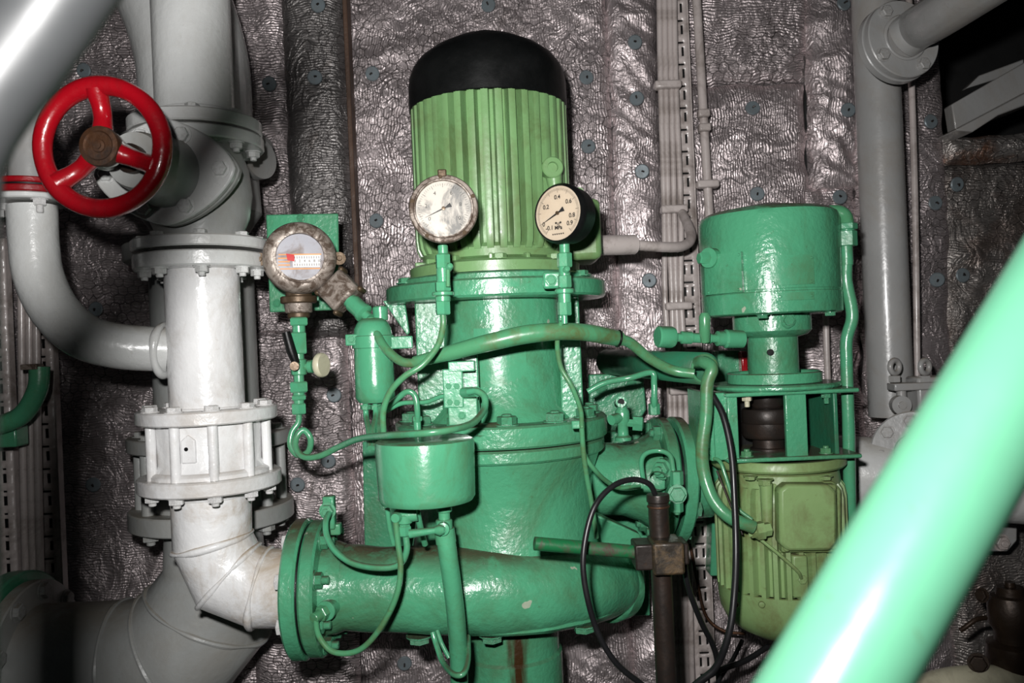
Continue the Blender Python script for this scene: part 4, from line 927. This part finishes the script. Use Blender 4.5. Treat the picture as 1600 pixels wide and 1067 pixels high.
# elbow and downpipe at the right of the drum
el = thing('oil_pipe', 'green elbow, union and long pipe running down right of the drum', 'pipe', W(1326, 800, 1.55))
build('elbow', MB().tube(wp([(1296, 331, 1.57), (1312, 332, 1.56), (1321, 340, 1.555), (1323, 356, 1.55)], 8), S(11, 1.56), 20), GRD, el)
for r_, y0, y1, k in ((16, 349, 359, 6), (12, 358, 362, 20), (16, 361, 385, 6), (10, 384, 415, 18)):
    p1 = W(1323, y1, 1.55); h = W(1323, y0, 1.55).z-p1.z; build('union_nut' if k == 6 else 'nipple', MB().lathe(disc(S(r_, 1.55), 0, h, .0015), p1, (0, 0, 1), k, up=(1, .2, 0) if k == 6 else None), GRS, el)
build('pipe', MB().tube(wp([(1322, 414, 1.55), (1322, 440, 1.55), (1330, 478, 1.55), (1331, 500, 1.55), (1323, 530, 1.55), (1323, 570, 1.55), (1326, 680, 1.55), (1328, 790, 1.56), (1330, 900, 1.57), (1335, 1200, 1.57)], 8), S(9.5, 1.55), 18, lump=.0008), GRS, el)
# left cock on the neck
ck = thing('air_cock', 'green cock with round end cap and upright tee handle left of the neck', 'valve', W(1100, 545, 1.52))
a0 = W(1160, 530, 1.54); a1 = W(1027, 526, 1.50); ad = (a1-a0).normalized(); L_ = (a1-a0).length; pp = []
for f_, r_ in ((0, 14), (.20, 15), (.22, 12), (.30, 12), (.31, 7), (.38, 7), (.39, 9), (.46, 9), (.47, 8), (.60, 8), (.61, 10), (.72, 10), (.73, 7), (.80, 7), (.81, 15), (.84, 17), (.985, 17), (1, 15), (1, 0)): pp.append((S(r_, 1.5), f_*L_))
build('body', MB().lathe(pp, a0, ad, 28), GRS, ck)
build('handle', MB().tube([W(1102, 534, 1.495), W(1101, 518, 1.49), W(1101, 495, 1.485), W(1101, 489, 1.485)], [S(7, 1.5), S(8.5, 1.5), S(9, 1.5), S(6, 1.5)], 20), GRD, ck)
# lantern stand
ls = thing('lantern_stand', 'green open lantern stand between the right pump head and its motor', 'stand', Vector((cq.x, YR, zf(RX, YR, 105, 735))))
rl('spigot', [(72, 583), (75, 585), (75, 600), (70, 602)], GR, ls)
c_, pr = vprof(RX, YR, [(98, 604), (98, 611)]); build('top_ring', MB().lathe(disc(S(98, YR), pr[1][1], pr[0][1]+.002, .003), c_, (0, 0, 1), 64), GR, ls)
zt_ = zf(RX, YR, 105, 611); zb_ = zf(RX, YR, 105, 719)
b = MB().box((cq.x, YR, zt_-.004), S(196, YR), S(170, YR), .008); build('top_plate', b, GR, ls, .003)
b = MB().box((cq.x, YR, zb_), S(196, YR), S(170, YR), .008); build('bottom_plate', b, GR, ls, .003)
hh = zt_-zb_
yf = YR-S(80, YR)
build('leg', MB().box((W(1245, 665, yf).x, yf+.006, (zt_+zb_)/2), S(33, YR-.08), .012, hh), GR, ls, .002)
for px, wd in ((1128, 12), (1146, 16)): build('leg', MB().box((W(px, 665, yf).x, yf+.008+(0 if px > 1140 else .01), (zt_+zb_)/2), S(wd if px > 1140 else 36, yf), .014, hh), GR, ls, .002)
build('side_web', MB().box((W(1114, 665, yf).x, YR, (zt_+zb_)/2), .008, S(150, YR), hh), GR, ls, .002)
build('side_web', MB().box((W(1309, 665, yf).x, YR, (zt_+zb_)/2), .008, S(150, YR), hh), GRP, ls, .002)
build('shade_panel', MB().box((cq.x, YR+.085, (zt_+zb_)/2), .24, .006, hh), BK, ls)  # black sheet added to stand in for the shade inside the stand
for px in (1167, 1291):
    p = W(px, 622, yf+.02); p.z = zt_-.009; bolt(ls, p, (0, 0, -1), .009, IV if px < 1200 else GR, 'stud_nut', 'nut', .011)
    p = W(px, 600, yf+.03); p.z = zt_; bolt(ls, p, (0, 0, 1), .010, GR)
    p = W(px, 713, yf+.02); p.z = zb_+.004; bolt(ls, p, (0, 0, 1), .010, GRD, 'stud_nut', 'nut', .004)
bolt(ls, W(1113, 706, 1.50), (0, -1, 0), .008, GR)
cu = thing('shaft_coupling', 'dark steel shaft coupling inside the lantern stand', 'coupling', Vector((cq.x, YR, zb_+.004)))
cxx = W(1203, 665, YR).x
rows = [(0, 616), (24, 616), (24, 634), (22, 637), (37, 640), (39, 643), (39, 660), (38, 662), (40, 663), (40, 682), (37, 686), (24, 688), (24, 700), (28, 702), (28, 714), (0, 714)]
pr2 = [(S(r, YR), zf(RX, YR, r, y)) for r, y in rows]; build('hub', MB().lathe(pr2, (cxx-.004, YR, 0), (0, 0, 1), 48), DK, cu)
# lower motor
M2 = thing('lower_motor', 'olive green finned motor hanging under the right pump with square box', 'electric motor', Vector((cq.x, YR, zf(RX, YR, 80, 1000))))
rl('flange', [(0, 722), (104, 724), (106, 727), (106, 738), (103, 741), (0, 741)], GO, M2)
rl('end_shield', [(88, 740), (94, 745), (96, 765)], GO, M2)
b = MB(); ro, ri = S(104, YR)*KR, S(92, YR)*KR; zt2, zb2 = zf(RX, YR, 104, 762), zf(RX, YR, 104, 938); nf = 34; rings = []
for z_, s_ in ((zt2, .90), (zt2-.012, .97), (zt2-.03, 1), (zb2, 1)):
    pts = []
    for k in range(nf):
        for fr, rr in ((0, ri), (.2, ro*s_), (.55, ro*s_), (.75, ri)): a = 2*PI*(k+fr)/nf; rr = max(rr if rr > ri else ri*min(1, s_), 0); pts.append(Vector((cq.x+math.cos(a)*rr, YR+math.sin(a)*rr, z_)))
    rings.append(b.ring(pts))
for i in range(3): b.bridge(rings[i+1], rings[i])
b.f += [tuple(rings[0]), tuple(reversed(rings[-1]))]; build('finned_body', b, GO, M2, ang=25)
rl('fan_cover', [(100, 936), (103, 938), (103, 955), (100, 975), (92, 990), (78, 999), (50, 1004), (0, 1006)], GO, M2)
for px in (1150, 1190): 
    p = W(px, 944, YR-S(88, YR)); build('cover_screw', MB().lathe([(0, 0), (.006, 0), (.005, .004), (0, .005)], p, (-.5 if px < 1170 else -.2, -1, 0), 14), DK if px < 1170 else GO, M2)
for px in (1172, 1290): bolt(M2, W(px, 743, YR-.10), (0, 0, -1), .010, GO)
bolt(M2, W(1195, 748, YR-.12), (0, 0, -1), .012, GO, 'nut', 'nut', .006)
for px in (1197,): build('pillar', MB().tube([W(px, 755, YR-.118), W(px+2, 830, YR-.118)], [S(10, 1.46), S(8, 1.46)], 16), GO, M2)
# terminal box
tbx = []
yb = 1.43
def tp(px, py, Y): return W(px, py, Y)
oct_ = [(1218, 766), (1230, 757), (1296, 757), (1308, 768), (1309, 850), (1298, 861), (1232, 862), (1219, 850)]
bx_ = build('terminal_box', MB().prism([tp(a_, b_, yb+.045) for a_, b_ in [(1198, 762), (1206, 755), (1303, 752), (1316, 765), (1316, 856), (1306, 866), (1208, 866), (1198, 855)]], Vector((0, .05, 0))), GO, M2, .005)
build('box_lid', MB().prism([tp(a_, b_, yb) for a_, b_ in oct_], Vector((0, .034, 0))), GO, bx_, .006)
b = MB().prism([tp(1222, 757, yb+.02), tp(1308, 757, yb+.02), tp(1311, 864, yb+.02), tp(1222, 864, yb+.02)], Vector((0, .02, 0))); build('lid_rim', b, GO, bx_, .004)
for px, py in ((1228, 768), (1299, 766), (1302, 853), (1229, 856)): build('lid_screw', MB().lathe([(0, 0), (.006, 0), (.006, .003), (.004, .005), (0, .005)], W(px, py, yb+.012), (0, -1, 0), 14), GO, bx_)
build('cable_gland', MB().lathe([(0, 0), (.012, 0), (.012, .012), (.016, .012), (.016, .026), (.011, .028), (.011, .036)], W(1203, 826, 1.44), Vector((-1, -.1, -.1)), 6), GO, bx_)
b = MB().tube(wp([(1182, 838, 1.45), (1200, 852, 1.445), (1222, 870, 1.44), (1246, 892, 1.44), (1252, 903, 1.45)], 6), .003, 8); build('earth_strap', b, GO, M2)
bolt(M2, W(1253, 905, 1.46), (0, -1, 0), .008, GO)
b = MB().prism([W(1238, 868, 1.455), W(1262, 868, 1.455), W(1266, 935, 1.46), W(1240, 935, 1.46)], Vector((0, .02, 0))); build('strap_pad', b, GO, M2, .004)
# supports behind
o = build('support_frame', MB().prism([W(1122, 548, 1.95), W(1186, 546, 1.95), W(1330, 830, 1.95), W(1330, 900, 1.95), W(1110, 900, 1.95)], Vector((0, .06, 0))), GR, bevel=.003); tag(o, 'green support plate on the wall behind the right pump unit', 'plate')
o = build('red_clamp', MB().box(W(1161, 567, 1.935), .014, .03, .055), RD, bevel=.003); tag(o, 'small red clamp beside the right pump neck', 'clamp')
# things between casing and unit
tube('link_pipe', [(918, 612, 1.62), (945, 598, 1.62), (985, 590, 1.62), (1018, 582, 1.60), (1022, 600, 1.60), (1022, 625, 1.60), (1022, 640, 1.61)], 5, 'green tube from behind the lantern rising over to the branch flange')
stack('tube_nipple', 'green nipple standing on the branch flange', 'fitting', (1022, 1.61), [('r', 6, 620, 632, 'neck'), ('h', 9, 630, 648, 'nut')], GRS)
o = build('wall_bracket', MB().prism([W(920, 585, 1.95), W(1005, 582, 1.95), W(1010, 640, 1.95), W(980, 690, 1.95), W(920, 690, 1.95)], Vector((0, .03, 0))), GR, bevel=.004); tag(o, 'green cast bracket on the wall behind the vent cock', 'bracket')
for k, (px, py) in enumerate(((940, 607), (985, 600))):
    bolt(o, W(px, py, 1.948), (0, -1, 0), .012, GR)
tube('bent_rod', [(1005, 750, 1.55), (1002, 722, 1.545), (1010, 708, 1.54), (1030, 704, 1.53), (1047, 712, 1.53), (1052, 735, 1.53)], 4, 'thin bent green rod on the branch flange above the needle valve')
nv = thing('needle_valve', 'small green hexagonal valve bolted to the side of branch flange', 'valve', W(1058, 800, 1.53))
for r_, y0, y1 in ((10, 736, 758), (8, 757, 762), (12, 761, 783), (10, 783, 800), (5, 799, 804)):
    p1 = W(1058, y1, 1.52); h = W(1058, y0, 1.52).z-p1.z; build('hex', MB().lathe(disc(S(r_, 1.52), 0, h, .0012), p1, (0, 0, 1), 6, up=(1, .3, 0)), GRS, nv)
bolt(nv, W(1058, 772, 1.507), (0, -1, 0), .014, GRS)
pgb = thing('branch_plug', 'round green hex plug on the neck of the pump branch', 'plug', W(1032, 733, 1.57))
bolt(pgb, W(1035, 733, 1.60), (-.7, -1, 0), .016, GRS, 'nut', 'nut', .010)
build('boss', MB().lathe([(.020, 0), (.018, .03)], W(1030, 748, 1.60), (-.3, -1, 0), 24), GRS, pgb)

# ---------------------------------------------------------------- cable tray and cables in the middle
slotted('cable_tray', 1083, -80, 1250, 2.0, 30, CB, 'tall perforated cream cable tray behind the pumps', 34)
for k, (x0, x1, x2) in enumerate(((1029, 1041, 1062), (1037, 1048, 1070), (1045, 1057, 1078), (1052, 1066, 1085))):
    o = build('cable', MB().tube(wp([(x0, -90, 1.97), (x0+2+random.uniform(-2, 2), 120, 1.965), (x1-3+random.uniform(-2, 2), 330, 1.97), (x1+random.uniform(-3, 3), 460, 1.965), (x1+6, 640, 1.97), (x2, 1250, 1.97)], 8), S(4.6, 1.97), 10), CB)
    tag(o, ('leftmost', 'second from left', 'third from left', 'rightmost')[k]+' of the four cream cables tied beside the tall tray', 'cable', 'cables beside the tall tray')
for k, (px, py, wh_) in enumerate(((1043, 133, 'topmost'), (1053, 327, 'second'), (1060, 478, 'third'), (1066, 610, 'lowest'))):
    o = build('cable_clamp', MB().box(W(px, py, 1.955), .062, .028, .018), CB, bevel=.004); tag(o, wh_+' cream clamp around the cables beside the tall tray', 'clamp', 'clamps on the cables')
cd = thing('conduit', 'thin upright cream conduit above the green drum right of the tray', 'conduit', W(1112, 345, 2.0))
build('conduit', MB().tube([W(1085, -60, 2.0), W(1113, 420, 2.0)], S(7, 2.0), 16), CB, cd)
for py in (178, 200, 288): 
    cxp = 1085+(py+60)*28/480
    build('clip', MB().box(W(cxp, py, 1.99), .028 if py < 280 else .052, .03, .018), CB, cd, .004)
tube('conduit', [(1290, 480, 2.0), (1292, 560, 2.0), (1296, 640, 2.0)], 5, 'thin cream rod below the green drum', CB, 'conduit')

# ---------------------------------------------------------------- grey pipes at the right
TP = thing('tall_pipe', 'tall grey upright pipe right of the green drum', 'pipe', W(1392, 640, 1.90))
a_ = W(1366, -80, 1.90); c1 = W(1388, 533, 1.90)
build('pipe', MB().tube([Vector((c1.x, 1.90, a_.z)), Vector((c1.x, 1.90, W(1392, 650, 1.9).z))], S(33.5, 1.90), 48), WM, TP)
HP = thing('flanged_pipe', 'grey pipe coming forward at the upper right with bolted flanges', 'pipe', W(1405, 120, 1.75))
f0 = W(1404, 66, 1.76); f1_ = W(1580, -50, 1.42); fa = (f1_-f0).normalized()
fa2 = Vector((.22, -1, .10)).normalized()
build('front_flange', MB().lathe(disc(S(62, 1.76), .002, .018, .002), f0, fa2, 56), WM, HP)
build('rear_flange', MB().lathe(disc(S(63, 1.76), -.020, -.001, .002), f0, fa2, 56), WM, HP)
build('rear_pipe', MB().tube([f0-fa2*.02, Vector((c1.x, 1.90, f0.z))], S(26, 1.76), 40), WM, HP)
build('pipe', MB().tube(cr([f0+fa2*.016, f0+fa2*.05+Vector((.01, 0, .008)), f0+(f1_-f0)*.4, f1_, f1_+(f1_-f0)]), S(33, 1.72), 40), WM, HP)
build('weld_bead', MB().tube(circ(f0+fa2*.020, fa2, S(34, 1.74), 40), .004, 8, closed=True, lump=.002), WM, HP)
for p in circ(f0+fa2*.018, fa2, S(50, 1.76), 4, .6): bolt(HP, p, fa2, .0125, WM)
rdg = tube('rod', [(1418, -80, 1.97), (1424, 120, 1.97), (1430, 330, 1.97), (1434, 660, 1.97)], 5, 'thin grey upright rod right of the tall pipe', CB, 'rod')
WL[rdg] = rdg.location.copy(); build('wall_clip', MB().box(W(1431, 655, 2.03), .016, .15, .010), CB, rdg, .002)
gv = thing('gland_valve', 'grey valve with gland bolts at the foot of the tall pipe', 'valve', W(1420, 640, 1.78))
build('bar', MB().box(W(1428, 603, 1.78), .10, .04, .016), WM, gv, .003)
build('stem', MB().tube([W(1408, 608, 1.78), W(1410, 650, 1.78)], .010, 14), WM, gv)
for px in (1398, 1445):
    build('eye_bolt', MB().tube(circ(W(px, 573, 1.78), Vector((.5, -1, 0)), .014, 24), .006, 10, closed=True), WM, gv); build('nut', MB().lathe(disc(.013, 0, .014, .001), W(px, 597, 1.78), (0, 0, 1), 6), WM, gv)
build('boss', MB().lathe([(0, 0), (.02, 0), (.02, .02), (.008, .021), (.008, .026), (0, .026)], W(1404, 632, 1.78), (-.1, -1, 0), 24), WM, gv)
build('block', MB().box(W(1450, 620, 1.80), .07, .06, .09), WM, gv, .006)
RPp = thing('flanged_pipe', 'white cylindrical pipe with bolted flange behind the green rail', 'pipe', W(1400, 800, 1.80))
r0 = W(1318, 738, 1.82); r1 = W(1900, 778, 1.62); ra_ = (r1-r0).normalized()
build('pipe', MB().lathe([(0, -.02), (S(58, 1.8), -.02), (S(58, 1.8), (r1-r0).length)], r0, ra_, 48), WH, RPp)
rf = W(1430, 708, 1.72); fa3 = Vector((-.55, -.85, .1)).normalized()
build('flange', MB().lathe(disc(S(66, 1.72), -.022, 0, .003), rf, fa3, 56), WM, RPp)
build('flange_neck', MB().lathe([(S(40, 1.72), -.12), (S(40, 1.72), -.02)], rf, fa3, 40), WM, RPp)
build('flange_face', MB().lathe(disc(S(30, 1.72), 0, .012, .003), rf, fa3, 40), WM, RPp)
for p in circ(rf, fa3, S(50, 1.72), 8, .1): bolt(RPp, p, fa3, .013, WM)
FB = thing('flange_plate', 'grey plate with a single bolt right of the green rail', 'plate', W(1568, 868, 1.9))
build('plate', MB().prism([W(1530, 700, 1.9), W(1592, 690, 1.9), W(1590, 845, 1.9), W(1575, 862, 1.9), W(1530, 862, 1.9)], Vector((0, .03, 0))), WM, FB, .004)
bolt(FB, W(1563, 847, 1.898), (0, -1, 0), .016, CB, 'bolt', 'nut', .006)
# beams in the recess upper right
BM = thing('steel_beam', 'pale steel beam crossing the dark recess at the upper right edge', 'beam', W(1560, 180, 2.1))
b = MB().prism([W(1487, 163, 2.12), W(1640, 75, 2.12), W(1640, 125, 2.12), W(1493, 203, 2.12)], Vector((0, .04, 0))); build('web', b, WM, BM, .003)
b = MB().prism([W(1493, 203, 2.0), W(1640, 125, 2.0), W(1640, 150, 2.0), W(1560, 180, 2.0), W(1520, 206, 2.0)], Vector((0, .16, 0))); build('flange', b, WM, BM, .003)
b = MB().prism([W(1510, 138, 2.2), W(1530, 118, 2.2), W(1600, 92, 2.2), W(1600, 110, 2.2)], Vector((0, .03, 0))); build('bracket', b, WM, BM, .003)
# bronze valve lower right
bv = thing('bronze_valve', 'dark oily bronze valve at the bottom right corner', 'valve', W(1560, 1060, 1.7))
BZD = mat('dark_bronze', (.045, .028, .018), .35, metal=.5, bump=.3, damt=.7, dirt=(.01, .01, .01))
vl('body', 1562, 1.72, [(0, 910), (8, 911), (9, 918), (22, 922), (24, 935), (32, 940), (38, 955), (38, 985), (30, 995), (30, 1010), (44, 1020), (46, 1045), (34, 1060), (34, 1200)], BZD, bv, 32, .002)
build('side_arm', MB().lathe([(.03, 0), (.03, .03), (.045, .035), (.045, .055), (.03, .06), (.03, .15)], W(1575, 962, 1.72), (1, .1, 0), 28), BZD, bv)
b = MB().tube(wp([(1540, 965, 1.70), (1525, 968, 1.69), (1508, 980, 1.69), (1500, 985, 1.69)], 5), .005, 10); build('lever', b, BZD, bv)
bolt(bv, W(1535, 930, 1.70), (-1, -.5, .2), .012, BZD); bolt(bv, W(1528, 1035, 1.68), (-.4, -1, 0), .016, BZD)
tube('curved_pipe', [(1400, 1130, 1.7), (1440, 1090, 1.7), (1500, 1072, 1.7), (1580, 1072, 1.7), (1660, 1085, 1.7)], 30, 'cream curved pipe at the bottom edge right of the green rail', IV, 'pipe', seg=32)

# ---------------------------------------------------------------- clamp post, painted rod, black cables
DKR = mat('rusted_block', (.03, .024, .018), .4, metal=.3, bump=.4, damt=.9, dscale=28, dirt=(.13, .08, .035))
st = thing('clamp_post', 'dark steel upright post with a rusted clamp block before the branch', 'post', W(1035, 1067, 1.30))
p0 = W(1028, 776, 1.32); p1 = Vector((p0.x+.003, p0.y, .0))
build('post', MB().tube([Vector((p0.x+.003, 1.32, .0)), Vector((p0.x, 1.32, p0.z))], S(16, 1.32), 32), DK, st)
build('collar', MB().lathe([(0, 0), (S(17.5, 1.32), 0), (S(18, 1.32), -.003), (S(18, 1.32), -.011), (S(16, 1.32), -.013)], Vector((p0.x, 1.32, p0.z+.004)), (0, 0, 1), 32), DK, st)
build('ring', MB().tube(circ(Vector((p0.x, 1.32, W(1028, 791, 1.32).z)), (0, 0, 1), S(16, 1.32), 32), .0018, 8, closed=True), BZ, st)
build('clamp_block', MB().box(W(1040, 866, 1.30), .048, .06, .050), DKR, st, .004); build('clamp_jaw', MB().box(W(1008, 865, 1.31), .038, .05, .040), DK, st, .003); build('clamp_side', MB().box(W(1062, 860, 1.32), .02, .05, .034), DK, st, .003)
bolt(st, W(1070, 859, 1.31), (1, -.3, 0), .008, WM)
rd = thing('painted_rod', 'dark green chipped rod clamped sideways to the steel post', 'rod', W(900, 870, 1.30))
build('rod', MB().tube([W(835, 849, 1.28), W(1000, 863, 1.305)], S(10.5, 1.29), 24), mat('deep_green_chipped', (.012, .13, .045), .35, bump=.2, damt=.97, dscale=30, dirt=(.06, .035, .028)), rd)
def black(name, pts, r, label): return tube(name, pts, r, label, RB, 'cable', n=12, seg=12)
black('black_cable', [(1024, 772, 1.31), (1014, 756, 1.30), (990, 749, 1.29), (960, 758, 1.27), (933, 785, 1.25), (918, 825, 1.24), (911, 880, 1.23), (918, 935, 1.23), (935, 990, 1.24), (962, 1035, 1.25), (1000, 1067, 1.27), (1060, 1110, 1.3)], 4.6, 'black cable looping left from the top of the steel post')
black('black_cable', [(1113, 617, 1.46), (1130, 650, 1.44), (1143, 710, 1.42), (1148, 790, 1.40), (1150, 860, 1.38), (1148, 920, 1.37), (1140, 985, 1.36), (1120, 1040, 1.37), (1090, 1067, 1.38), (1050, 1100, 1.4)], 5.5, 'black cable hanging down across the olive motor')
black('black_cable', [(1068, 865, 1.34), (1075, 915, 1.36), (1095, 970, 1.4), (1118, 1020, 1.45), (1124, 1080, 1.48)], 4.5, 'black cable falling from the clamp to the bottom edge')
black('black_cable', [(1200, 1010, 1.75), (1165, 1032, 1.72), (1130, 1045, 1.68), (1100, 1062, 1.65), (1070, 1100, 1.65)], 4.5, 'black cable running out from under the olive motor')
black('black_cable', [(1160, 1000, 1.80), (1145, 1030, 1.78), (1120, 1070, 1.74), (1110, 1120, 1.7)], 3.5, 'thinner black cable beneath the olive motor')
tube('thin_wire', [(1120, 735, 1.47), (1130, 760, 1.465), (1142, 790, 1.46), (1152, 815, 1.455), (1160, 835, 1.45)], 1.6, 'thin dark wire beside the green conduit on the olive motor', DK, 'wire')
tube('small_cable', [(1108, 716, 1.50), (1124, 720, 1.48), (1134, 745, 1.47), (1150, 790, 1.46), (1175, 812, 1.45)], 3, 'slender green cable from the stand down to the motor box', GRD, 'cable')
tube('brown_cable', [(1078, 850, 1.96), (1088, 900, 1.96), (1102, 960, 1.95), (1130, 985, 1.94), (1165, 990, 1.93)], 2.5, 'thin brown cable over the tray behind the post', BZ, 'cable')
